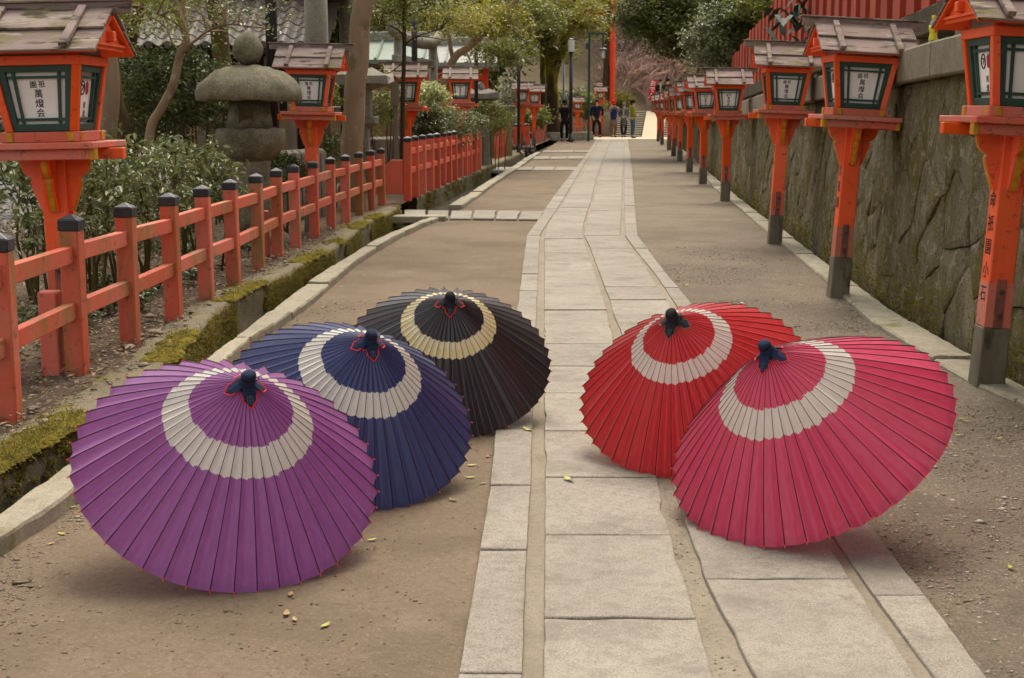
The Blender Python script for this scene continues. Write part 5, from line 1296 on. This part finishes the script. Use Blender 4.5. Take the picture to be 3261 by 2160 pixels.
shrub('shrub', w(1828,330,76), (.95,.7,.75), 120, 26, .20, .17, 'leaf_shrub', 'pale bush behind the far orange railing', stems=6)
shrub('shrub', w(1885,345,75), (.65,.6,.7), 90, 26, .18, .17, 'leaf_mid', 'bush behind the man in navy', stems=6)
shrub('shrub', w(1968,322,86), (.75,.6,.55), 80, 26, .2, .18, 'leaf_yellow', 'yellow bush at the foot of the red pillar', stems=5, base_z=.2)

# ------------------------------------------------------------------ woods at the back
EV = []
for v in range(3):
    p, cc = clump_pts((0,0,4.2), (2.3,2.3,2.9), 190, 46, .42, 400+v, .35, .7); EV.append(leaf_mesh('crown', p, .30, M[('leaf_dark','leaf_far','leaf_mid')[v]], .5, .5, 50+v))
TK = MB(); TK.tube([(0,0,-.6),(.05,0,1.5),(0,.1,4)], [.22,.17,.10], 8); TKm = TK.mesh('trunk', M['bark_dark'], smooth=True)
r = random.Random(21)
for i in range(40):
    Y = r.uniform(50, 84); pxx = r.uniform(-300, 1520)
    if i < 8: Y = r.uniform(44, 54); pxx = -250+i*150
    q = Wd(pxx, 355, Y); o = empty('evergreen_tree', (q.x, Y, .1), (0,0,r.uniform(0,6)), 'dark evergreen tree in the wood behind the shrine halls', 'tree', 'evergreens of the wood on the left')
    s = r.uniform(.9,1.5); o.scale = (s,s,s*r.uniform(.9,1.15)); put('trunk', TKm, o); put('crown', EV[i % 3], o, kind='stuff')
for i in range(14):
    Y = r.uniform(34, 66); x = wallx(Y) + r.uniform(4.5, 13); o = empty('evergreen_tree', (x, Y, 0), (0,0,r.uniform(0,6)), 'evergreen tree standing behind the red board fence', 'tree', 'evergreens behind the right wall')
    s = r.uniform(1.0,1.5); o.scale = (s,s,s); put('trunk', TKm, o); put('crown', EV[i % 2], o, kind='stuff')

# ------------------------------------------------------------------ steps, ramp, plaza, hill
mb = MB(); PZ = 1.36
def hz(x, y): return max(0, (y-88))*.40 + nz(x, y, .06, 2.0, 2)*min(1, max(0, y-88)/20) + (PZ if y > 74 else 0)
X = np.linspace(-160, 190, 60); Yh = np.concatenate([np.linspace(85.5, 120, 16), np.linspace(126, 300, 14)])
vs = [(x, y, hz(x, y)-.05) for y in Yh for x in X]; n = len(X)
put('hill', np_mesh('hill', np.array(vs), np.array([(i*n+j, i*n+j+1, (i+1)*n+j+1, (i+1)*n+j) for i in range(len(Yh)-1) for j in range(n-1)]), M['hill'], True), kind='structure')
sx = lambda px, Y: Wd(px, 355, Y).x
A0, A1, A2, A3 = sx(1950,STAIR_Y), sx(2042,STAIR_Y), sx(2112,STAIR_Y), sx(2230,STAIR_Y); sk = .15; NS = 12; tr = .42; rs_ = PZ/NS
strip('far_paving', lambda y: 1.5, lambda y: 16.0, 67.3, STAIR_Y+.4, .024, M['ramp'], 4, .002)
for (xa, xb, lab) in ((A0, A1, 'broad pale stone steps left of the ramp at the far end'), (A2, A3, 'pale stone steps right of the ramp, seen between the lantern posts')):
    root = empty('stone_steps', (xa, STAIR_Y, 0), label=lab, cat='steps')
    for i in range(NS):
        y = i*tr; d = y*sk
        mb = MB(); mb.hexa([(d,y,0),(xb-xa+d,y,0),(xb-xa+d+.1,y+tr+.6,0),(d+.1,y+tr+.6,0),(d,y,(i+.48)*rs_),(xb-xa+d,y,(i+.48)*rs_),(xb-xa+d+.1,y+tr+.6,(i+.48)*rs_),(d+.1,y+tr+.6,(i+.48)*rs_)])
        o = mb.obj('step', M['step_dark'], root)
        mb = MB(); z0, z1 = (i+.49)*rs_, (i+1)*rs_; e = -.05
        mb.hexa([(d-.01,y+e,z0),(xb-xa+d,y+e,z0),(xb-xa+d,y+tr+.02,z0),(d-.01,y+tr+.02,z0),(d-.01,y+e,z1),(xb-xa+d,y+e,z1),(xb-xa+d,y+tr+.02,z1),(d-.01,y+tr+.02,z1)]); mb.obj('tread', M['step'], o)
mb = MB(); D = NS*tr
mb.hexa([(A1+.01,STAIR_Y-.3,-.1),(A2-.01,STAIR_Y-.3,-.1),(A2-.01+D*sk,STAIR_Y+D,-.1),(A1+.01+D*sk,STAIR_Y+D,-.1),(A1+.01,STAIR_Y-.3,.02),(A2-.01,STAIR_Y-.3,.02),(A2-.01+D*sk,STAIR_Y+D,PZ+.01),(A1+.01+D*sk,STAIR_Y+D,PZ+.01)])
mb.obj('ramp', M['ramp'], kind='structure')
mb = MB(); mb.box((A0+9, STAIR_Y+D+7, PZ/2-.1),(24,14.2,PZ+.18)); mb.obj('plaza', M['ramp'], kind='structure')
# kerb of the tree bed behind the photographer
mb = MB(); a = Wd(1745,432,64.5); b = Wd(1882,432,66.5); d = Vector((b.x-a.x,b.y-a.y,0)); root = empty('tree_bed_wall', (a.x,a.y,0), (0,0,math.atan2(d.y,d.x)), 'low mossy stone kerb around the bed of the big mossy tree', 'stone wall')
for j in range(2):
    for i in range(4):
        mb = MB(); mb.box((d.length*(i+.5)/4,j*.05,.10+.19*j),(d.length/4-.01,.4,.19)); mb.obj('kerb_block', M['kerb'], root, bevel=.015)
mb = MB(); mb.box((d.length/2,3.5,.12),(d.length,6.5,.40)); mb.obj('bed_soil', M['soil'], root)
# bare trees on the hill
def bare_mesh(seed, mat):
    r = random.Random(seed); mb = MB(); cnt = [0]
    def grow(p, d, L, rad, lv):
        cnt[0] += 1; q = p + d*L*.5 + Vector((r.uniform(-.08,.08),r.uniform(-.08,.08),0))*L; e = p + d*L
        mb.tube([p,q,e], [rad,rad*.8,rad*.62], 5 if lv < 2 else 3, cap=False)
        if lv >= 5: return
        for k in range(3 if lv else 4):
            ax = Vector((r.gauss(0,1),r.gauss(0,1),r.gauss(.25,.5))).normalized(); nd = (d*.62+ax*.72).normalized(); nd.z += .10
            grow(p.lerp(e, r.uniform(.5,1)), nd.normalized(), L*r.uniform(.58,.80), rad*.66, lv+1)
    grow(Vector((0,0,-.3)), Vector((r.uniform(-.1,.1),r.uniform(-.1,.1),1)).normalized(), 1.5, .13, 0)
    return mb.mesh('branches', M[mat])
BT = [bare_mesh(s, m) for s, m in ((1,'twig'),(2,'twig_pink'),(3,'twig'),(5,'twig_pink'))]
r = random.Random(31)
for i in range(110):
    Y = 87.5 + 30*(i/110)+r.uniform(-1,1); pxx = r.uniform(1930, 2330) if i % 6 else r.uniform(900, 2700); q = Wd(pxx,355,Y)
    o = empty('bare_tree', (q.x,Y,hz(q.x,Y)-.1), (0,0,r.uniform(0,6)), 'leafless grey twiggy tree on the hillside beyond the steps', 'tree', 'bare trees on the far hillside'); s = r.uniform(1.0,1.6); o.scale = (s,s,s*.85)
    put('branches', BT[i % 4], o)
r = random.Random(41)
for i in range(46):
    Y = r.uniform(100,135); pxx = r.uniform(-200,1850) if i % 3 else r.uniform(1800,3300); q = Wd(pxx,355,Y)
    o = empty('evergreen_tree', (q.x,Y,hz(q.x,Y)-.2), (0,0,r.uniform(0,6)), 'distant evergreen tree high on the wooded hill', 'tree', 'evergreens on the far hill'); s = r.uniform(1.3,2.0); o.scale = (s,s,s)
    put('trunk', TKm, o); put('crown', EV[i % 3], o, kind='stuff')
# ================================================================== people (far down the lane)
def skinned(name, verts, edges, radii, mat, parent, sub=1):
    me = bpy.data.meshes.new(name); me.from_pydata([tuple(v) for v in verts], edges, []); o = bpy.data.objects.new(name, me); COL.objects.link(o)
    md = o.modifiers.new('s', 'SKIN'); md.use_smooth_shade = True
    lay = me.skin_vertices[0].data
    for i, rr in enumerate(radii): lay[i].radius = rr if hasattr(rr,'__len__') else (rr, rr); lay[i].use_root = (i == 0)
    if sub: o.modifiers.new('d', 'SUBSURF').levels = sub
    bpy.context.view_layer.update()
    m2 = bpy.data.meshes.new_from_object(o.evaluated_get(bpy.context.evaluated_depsgraph_get())); m2.name = name; m2.materials.clear(); m2.materials.append(mat)
    m2.polygons.foreach_set('use_smooth', [True]*len(m2.polygons)); bpy.data.objects.remove(o); bpy.data.meshes.remove(me)
    return put(name, m2, parent)
def flat(name, c, rough=.85): return surf(name, c, tuple(v*.8 for v in c), 8, rough, .15, .15, 40)
SKIN = flat('skin', S(206,160,130), .6); HAIR = flat('dark_hair', S(30,24,22), .6)
def person(loc, h, facing, label, jacket, trousers, arms='down', hat=None, hatc=None, coat=False, shoes=S(50,32,30), shirt=None, scarf=None, stance=.10, hair=True, bag=None):
    root = empty('person', loc, (0,0,facing), label, 'person'); s = h/1.72
    J = lambda x,y,z: Vector((x*s, y*s, z*s))
    pel, waist, chest, neck, head, crown = J(0,0,.92), J(0,0,1.08), J(0,.01,1.30), J(0,.0,1.47), J(0,-.015,1.58), J(0,-.01,1.66)
    V = [pel, waist, chest, neck, head, crown]; E = [(0,1),(1,2),(2,3),(3,4),(4,5)]; R = [(.13,.10),(.125,.10),(.15,.105),(.055,.055),(.083,.095),(.065,.075)]
    hands = {}
    for sd in (-1,1):
        sh = J(sd*.19,.0,1.40)
        if arms == 'down': el, wr, ha = J(sd*.25,.03,1.13), J(sd*.25,-.04,.90), J(sd*.25,-.06,.82)
        elif arms == 'pockets': el, wr, ha = J(sd*.29,.06,1.15), J(sd*.21,-.06,.97), J(sd*.18,-.08,.92)
        elif arms == 'face': el, wr, ha = J(sd*.22,-.16,1.22), J(sd*.07,-.22,1.46), J(sd*.04,-.20,1.53)
        elif arms == 'front': el, wr, ha = J(sd*.24,-.02,1.14), J(sd*.12,-.22,1.05), J(sd*.06,-.25,1.06)
        i = len(V); V += [sh, el, wr, ha]; E += [(2,i),(i,i+1),(i+1,i+2),(i+2,i+3)]; R += [.06,.043,.032,.035]
        hip, kn, an, toe = J(sd*.09,0,.88), J(sd*(.09+stance*.4),-.02,.48), J(sd*stance*1.0,.02,.09), J(sd*(stance+.03),-.12,.05)
        i = len(V); V += [hip, kn, an, toe]; E += [(0,i),(i,i+1),(i+1,i+2),(i+2,i+3)]; R += [.085,.055,.042,.035]
        hands[sd] = (sh, el, wr, ha)
    R = [tuple(q*s for q in (r_ if hasattr(r_,'__len__') else (r_,r_))) for r_ in R]
    skinned('body', V, E, R, SKIN, root)
    # jacket
    low = .52 if coat else .80
    V = [J(0,0,low), J(0,0,.95), J(0,0,1.10), J(0,.01,1.30), J(0,.0,1.45)]; E = [(0,1),(1,2),(2,3),(3,4)]; R = [(.19,.14) if coat else (.165,.125),(.165,.13),(.16,.13),(.185,.135),(.075,.075)]
    for sd in (-1,1):
        sh, el, wr, ha = hands[sd]; i = len(V); V += [sh, el, wr]; E += [(3,i),(i,i+1),(i+1,i+2)]; R += [.082,.066,.056]
    R = [tuple(q*s for q in (r_ if hasattr(r_,'__len__') else (r_,r_))) for r_ in R]
    skinned('jacket', V, E, R, flat('jacket_cloth', jacket), root)
    # trousers
    V = [J(0,0,.95), J(0,0,.86)]; E = [(0,1)]; R = [(.150,.118),(.145,.115)]
    for sd in (-1,1):
        i = len(V); V += [J(sd*.085,0,.80), J(sd*(.09+stance*.4),-.02,.48), J(sd*stance,.02,.10)]; E += [(1,i),(i,i+1),(i+1,i+2)]; R += [.098,.078,.066]
    R = [tuple(q*s for q in (r_ if hasattr(r_,'__len__') else (r_,r_))) for r_ in R]
    skinned('trousers', V, E, R, flat('trouser_cloth', trousers), root)
    for sd in (-1,1):
        skinned('shoe', [J(sd*stance,.05,.045), J(sd*(stance+.012),-.04,.045), J(sd*(stance+.03),-.15,.035)], [(0,1),(1,2)], [.05*s,.052*s,.042*s], flat('shoe_leather', shoes, .5), root)
    if hair:
        mb = MB(); mb.lathe([(.06*s,1.53*s),(.095*s,1.58*s),(.100*s,1.66*s),(.085*s,1.72*s),(.045*s,1.755*s),(.01*s,1.76*s)], 14, (0,.018*s,0)); mb.obj('hair', HAIR, root, smooth=True)
    if hat:
        mb = MB(); hm = flat('hat_cloth', hatc)
        mb.lathe([(.106*s,1.615*s),(.112*s,1.66*s),(.105*s,1.72*s),(.075*s,1.765*s),(.02*s,1.785*s)], 16, (0,.005*s,0))
        if hat == 'cap': mb.hexa([(-.075*s,-.17*s,1.625*s),(.075*s,-.17*s,1.625*s),(.095*s,-.06*s,1.635*s),(-.095*s,-.06*s,1.635*s),(-.07*s,-.165*s,1.637*s),(.07*s,-.165*s,1.637*s),(.09*s,-.06*s,1.655*s),(-.09*s,-.06*s,1.655*s)])
        mb.obj('hat', hm, root, smooth=(hat != 'cap'))
    # face: eyes, nose, mouth, ears
    fm = MB()
    for sd in (-1,1): fm.box((sd*.032*s,-.102*s,1.60*s),(.022*s,.01*s,.009*s))
    fm.box((0,-.100*s,1.535*s),(.04*s,.01*s,.007*s)); fm.obj('eyes_and_mouth', HAIR, root)
    fm = MB(); fm.frustum(1.552*s,1.595*s,.013*s,.016*s,.006*s,.006*s,(0,-.106*s),(0,-.098*s))
    for sd in (-1,1): fm.box((sd*.088*s,.0,1.59*s),(.014*s,.03*s,.05*s))
    fm.obj('nose_and_ears', SKIN, root)
    for sd in (-1,1):                           # five fingers on each hand
        sh, el, wr, ha = hands[sd]; d = (ha-wr).normalized(); sx_ = d.orthogonal().normalized(); sy = d.cross(sx_); mb = MB()
        for k, (o_, L) in enumerate(((-.026,.062),(-.009,.072),(.008,.068),(.024,.052))):
            b = ha + sx_*o_*s; mb.tube([b, b+d*L*.55*s, b+(d*.8+sy*.5)*L*s], [.0085*s,.008*s,.006*s], 5)
        b = wr.lerp(ha,.5)-sx_*.03*s; mb.tube([b, b+(d*.5-sx_*.8)*.03*s, b+(d-sx_*.5)*.05*s], [.009*s,.0085*s,.007*s], 5); mb.obj('fingers', SKIN, root, smooth=True)
    if shirt is not None:
        mb = MB(); mb.lathe([(.135*s,.86*s),(.150*s,1.0*s),(.150*s,1.15*s),(.12*s,1.34*s)], 14, (0,-.045*s,0)); mb.obj('shirt', flat('shirt_cloth', shirt), root, smooth=True)
    if scarf is not None:
        mb = MB(); mb.lathe([(.09*s,1.40*s),(.10*s,1.44*s),(.08*s,1.49*s)], 12); mb.box((-.02*s,-.145*s,1.18*s),(.085*s,.02*s,.46*s)); mb.obj('scarf', flat('scarf_cloth', scarf), root)
    if arms == 'face':
        mb = MB(); mb.box((0,-.205*s,1.575*s),(.11*s,.06*s,.075*s)); mb.tube([(0,-.23*s,1.575*s),(0,-.28*s,1.575*s)], .032*s, 10); c = mb.obj('camera', M['metal_black'], None, loc, (0,0,facing), bevel=.006, label='small black camera held up by ' + ('the person in the dark jacket' if hatc and hatc[0] < .1 else 'the person in the red cap'), cat='camera')
    if bag is not None:
        mb = MB(); mb.box((.22*s,.02,.86*s),(.14*s,.26*s,.30*s)); mb.tube([(.2*s,.0,1.0*s),(.1*s,.0,1.3*s),(-.12*s,.02,1.44*s)], .014*s, 5); mb.obj('shoulder_bag', flat('bag_cloth', bag), root, bevel=.02)
    return root
def feet(px, py, z=0.020): q = G(px, py, z); return (q.x, q.y, z)
person(feet(1797,450), 1.80, .05, 'person in dark jacket and black hat raising a camera, left of the group', S(46,40,36), S(34,34,38), 'face', 'knit', S(26,24,24), stance=.10, bag=S(40,34,30))
person(feet(1900,438.5), 1.90, -.05, 'man in navy jacket with hands in pockets looking down', S(26,34,58), S(28,32,44), 'pockets', stance=.15, shoes=S(110,40,44))
person(feet(1953,437.5), 1.84, .10, 'person in red cap, mauve coat and brown trousers holding a camera up', S(122,108,110), S(128,90,66), 'face', 'cap', S(214,34,34), coat=True, shirt=S(34,50,100), stance=.07)
person(feet(1986,437.5), 1.74, -.10, 'person in grey coat and mauve knit hat with a pale scarf', S(92,92,98), S(38,36,44), 'front', 'knit', S(120,114,128), coat=True, scarf=S(170,160,152), stance=.05)
person(feet(2014,440), 1.86, 1.25, 'person in olive green jacket, black hat and blue jeans turned sideways', S(120,124,40), S(58,84,104), 'front', 'knit', S(34,28,30), stance=.08)
q = Wd(2101,352,78.8); person((q.x,78.8,PZ-.02), 1.76, 0.2, 'woman in dark coat standing at the top of the far steps beside the banner', S(34,34,40), S(40,40,48), 'front', coat=True, stance=.06, scarf=S(180,168,110))
q = Wd(2125,352,82); person((q.x,82,PZ-.01), 1.85, 0.1, 'man in red collared dark coat at the top of the far steps', S(70,30,34), S(40,36,40), 'down', 'knit', S(30,28,30), stance=.07)
q = G(2104,443,.012); person((q.x,q.y,.012), 1.72, 1.4, 'person in long black coat half hidden behind the farthest right lantern', S(26,26,28), S(26,26,28), 'down', coat=True, stance=.06)
# ================================================================== banner, bottle, small things
def banner():
    Y = 79.2; a = Wd(2068,355,Y); root = empty('banner', (a.x+.35,Y,PZ-.02), label='tall red cloth banner with white lettering at the top of the steps', cat='banner')
    mb = MB(); mb.tube([(0,0,0),(.15,0,1.95)], .018, 6); mb.obj('banner_pole', M['metal_grey'], root)
    mb = MB(); vs = []; n = 9
    for th in (0,.006):
        for i in range(n):
            t = i/(n-1); z = .62+1.14*t; x = -.44+.14*t; yy = .04*math.sin(t*5)
            vs += [(x,yy+th,z),(x+.38,yy+th,z+.02)]
    fs = [(2*i,2*i+1,2*i+3,2*i+2) for i in range(n-1)]; fs += [tuple(2*n+i for i in f) for f in fs]; mb.add(vs, fs); c = mb.obj('banner_cloth', M['banner'], root)
    for k, ch in enumerate('おでん'): put('lettering', text_mesh(ch,'white_ink',.34,1,.02), c, (-.17-.045*k, -.055, 1.55-.34*k), (math.pi/2,.12,0))
M['banner'] = surf('red_banner_cloth', S(222,52,74), S(206,44,66), 4, .8, .1, 0); M['white_ink'] = surf('white_ink', S(236,226,226), S(230,220,220), 4, .8, .1, 0)
banner()
# bottle on the wall coping
def bottle():
    Yb = 9.15; zb = coping_z(Yb)+.225; q = Wd(2970,190,Yb); loc = (wallx(Yb)+.06*1.5+.06, Yb, zb)
    d = ray(2968,190); t = (wallx(9.3)+.13)/d.x; Yb = d.y*t; zb = coping_z(Yb)+.226; loc = (d.x*t, Yb, zb)
    root = empty('drink_bottle', loc, label='clear plastic bottle with yellow cap and yellow label standing on the wall coping', cat='bottle')
    s = .88
    t_ = MT('clear_plastic', .08, .5); t_.b.inputs['Base Color'].default_value = (.90,.92,.86,1); t_.b.inputs['Transmission Weight'].default_value = .85; t_.b.inputs['IOR'].default_value = 1.25
    mb = MB(); mb.lathe([(r*s,z*s) for r,z in ((.026,0),(.031,.006),(.032,.025),(.0325,.045),(.027,.085),(.0265,.095),(.032,.125),(.0325,.145),(.030,.165),(.018,.190),(.0135,.198),(.0135,.204))], 20); mb.obj('bottle_body', t_.m, root, smooth=True)
    mb = MB(); mb.lathe([(r*s,z*s) for r,z in ((.0333,.038),(.0337,.048),(.0282,.085),(.0277,.095),(.0332,.125),(.0335,.152))], 20); lb = mb.obj('label_sleeve', M['bottle_label'], root, smooth=True)
    mb = MB(); mb.lathe([(r*s,z*s) for r,z in ((.0155,.203),(.0158,.206),(.0158,.222),(.014,.225))], 16); mb.obj('bottle_cap', M['bottle_cap'], root)
    for ch, x, z in (('C',.006,.140),('C',-.016,.140)): put('lettering', text_mesh(ch,'green_ink',.032,1,.03), lb, (x*s,-.0345*s,z*s), (math.pi/2,0,0))
    mb = MB(); mb.box((.012*s,-.0318*s,.108*s),(.024*s,.003,.022*s)); mb.obj('label_patch', M['rib_tip'], lb)
M['bottle_label'] = surf('yellow_bottle_label', S(214,200,30), S(196,186,40), 30, .35, .4, 0); M['bottle_cap'] = surf('yellow_cap', S(240,208,16), S(236,200,14), 20, .4, .4, 0); M['green_ink'] = surf('green_ink', S(24,84,44), S(24,84,44), 5, .6, .2, 0)
bottle()

# fallen leaves
def leaf_thing(loc, L, an, mat, curl, label, group):
    mb = MB(); n = 7; vs = []
    for i in range(n):
        t = i/(n-1); wv = math.sin(math.pi*min(1,t*.96+.02))**.8*L*.20; z = .004 + curl*L*(2*t-1)**2*.25; x = (t-.5)*L
        vs += [(x,-wv,z+wv*.18),(x,0,z),(x,wv,z+wv*.18)]
    fs = [(3*i,3*i+3,3*i+4,3*i+1) for i in range(n-1)] + [(3*i+1,3*i+4,3*i+5,3*i+2) for i in range(n-1)]; mb.add(vs, fs)
    mb.obj('fallen_leaf', M[mat], None, loc, (0,0,an), label=label, cat='leaf', group=group)
K2 = 3261/2367.
def lf(o, s, pts): return [(o[0]+x/s, o[1]+y/s) for x, y in pts]
r = random.Random(12)
right_leaves = lf((2400,640),2.1777,[(350,505),(925,765),(860,870),(640,815),(740,843),(980,915),(1450,1510),(335,585)]) + lf((1600,640),2.178,[(1575,470),(1230,500),(1380,340),(1495,320),(1270,585),(1030,345),(1460,615),(1500,180)]) + lf((2400,1340),1.912,[(1245,87),(1487,108),(1565,895),(1290,2)])
for p in right_leaves:
    q = G(*p, .006); leaf_thing((q.x,q.y,.002), r.uniform(.035,.065), r.uniform(0,6), 'fallen' if r.random() < .7 else 'fallen_brown', r.uniform(.3,1.2), 'curled fallen leaf lying on the gravel at the right of the path', 'fallen leaves on the gravel')
left_leaves = lf((800,640),2.178,[(1690,355),(1390,340),(1550,352),(1095,285),(770,487),(785,512),(625,592),(700,585),(490,738),(510,795),(640,525)]) + lf((800,1340),1.912,[(450,1242),(1440,215),(1412,378),(1230,478),(1345,267),(1330,342),(215,1170),(240,1050),(265,1205),(735,720)]) + lf((0,1340),1.912,[(375,685),(440,522),(310,745)])
for p in left_leaves:
    q = G(*p, .006); leaf_thing((q.x,q.y,.0), r.uniform(.025,.045), r.uniform(0,6), 'fallen' if r.random() < .35 else 'fallen_brown', r.uniform(.1,.5), 'curled fallen leaf lying on the brown road left of the path', 'fallen leaves on the road')
for p in lf((1600,1340),1.912,[(160,48),(403,346)]):
    q = G(*p, .03); leaf_thing((q.x,q.y,.020), .06, r.uniform(0,6), 'fallen', .8, 'fallen leaf lying on the stone slabs', 'fallen leaves on the slabs')

# loose grit: thousands of small stones, uncountable
def pebbles(name, pts, size, mat, label, flat=.45):
    n = len(pts); rs = np.random.RandomState(n % 971); oct_ = np.array([(1,0,0),(-.5,.87,0),(-.5,-.87,0),(0,0,1),(0,0,-.6)])
    f0 = np.array([(0,1,3),(1,2,3),(2,0,3),(1,0,4),(2,1,4),(0,2,4)])
    sc = (size*rs.lognormal(0,.45,n))[:,None,None]; an = rs.uniform(0,6.28,n); c, s = np.cos(an), np.sin(an)
    v = oct_[None]*np.stack([rs.uniform(.7,1.3,n),rs.uniform(.7,1.3,n),rs.uniform(.5,1,n)*flat],1)[:,None,:]
    v = v + rs.normal(0,.12,v.shape); x = v[...,0]*c[:,None]-v[...,1]*s[:,None]; y = v[...,0]*s[:,None]+v[...,1]*c[:,None]; v = np.stack([x,y,v[...,2]],-1)*sc + pts[:,None,:]
    f = (np.arange(n)[:,None,None]*5 + f0[None]).reshape(-1,3)
    return put(name, np_mesh(name, v.reshape(-1,3), f, M[mat], False, np.repeat(rs.beta(1.5,2,n),6)), label=label, cat='pebbles', kind='stuff')
def scatter(n, ya, yb, f0, f1, z, bias=1.6, clump=0.0, edge=None):
    out = []; rs = np.random.RandomState(n % 977)
    while len(out) < n:
        y = ya + (yb-ya)*rs.rand()**bias; a, b = f0(y), f1(y); t = rs.rand()
        if edge: t = edge(rs)
        x = a + (b-a)*t
        if clump and mnoise.noise(Vector((x*1.1,y*1.1,5))) < clump*(rs.rand()-.6): continue
        out.append((x,y,z))
    return np.array(out)
pebbles('road_grit', scatter(7000, 2.3, 9, kr, PB[0], .001, 1.5, .0, lambda rs: rs.beta(.7,1.1)), .0030, 'pebble', 'fine grit scattered on the brown road')
pebbles('road_gravel', scatter(5000, 2.3, 10, kr, PB[0], .001, 1.5, .6, lambda rs: abs(rs.normal(0,.13)) % 1), .0048, 'pebble', 'small stones along the road side of the left kerb')
pebbles('strip_gravel', scatter(30000, 2.3, 14, PB[7], rk0, .0, 1.8, 0), .0050, 'pebble_r', 'loose dark gravel on the strip right of the path')
pebbles('joint_grit', scatter(700, 2.4, 7, PB[3], PB[4], .009, 1.4), .0024, 'pebble', 'grit in the sandy joint between the slabs')
pebbles('garden_stones', scatter(5000, 3.5, 14, lambda y: lip(y)-1.3, lambda y: lip(y)-.08, .135, 1.5), .011, 'pebble', 'stones and soil crumbs under the near fence')
pebbles('garden_rocks', scatter(90, 4, 11, lambda y: lip(y)-1.5, lambda y: lip(y)-.2, .14, 1.3), .038, 'pebble', 'larger loose rocks under the near fence')
pebbles('yard_gravel', np.array([tuple(G(x,y,.142)) for x,y in zip(NP.uniform(0,220,2500), NP.uniform(590,740,2500))]), .018, 'pebble_r', 'blue grey gravel of the yard behind the fence')
lt = scatter(4200, 3.4, 15, lambda y: lip(y)-2.4, lambda y: lip(y)-.15, .15, 1.4); lt[:,2] += np.abs(NP.normal(0,.006,len(lt)))
o = put('leaf_litter', leaf_mesh('leaf_litter', lt, .045, M['litter'], .45, 2.0, 5), kind='stuff', label='dry brown leaf litter on the soil behind the fence', cat='leaf litter')
# low weeds behind the fence
p, cc = [], []
for k in range(26):
    y = rnd.uniform(6.2,13); x = lip(y)-rnd.uniform(.45,1.4); a, c_ = clump_pts((x,y,.20),(.10,.10,.06),10,14,.03,700+k,.2); p.append(a)
put('weeds', leaf_mesh('weeds', np.concatenate(p), .045, M['leaf_dark'], .45, .8, 9), kind='stuff', label='low green weeds growing on the soil behind the near fence', cat='weeds')
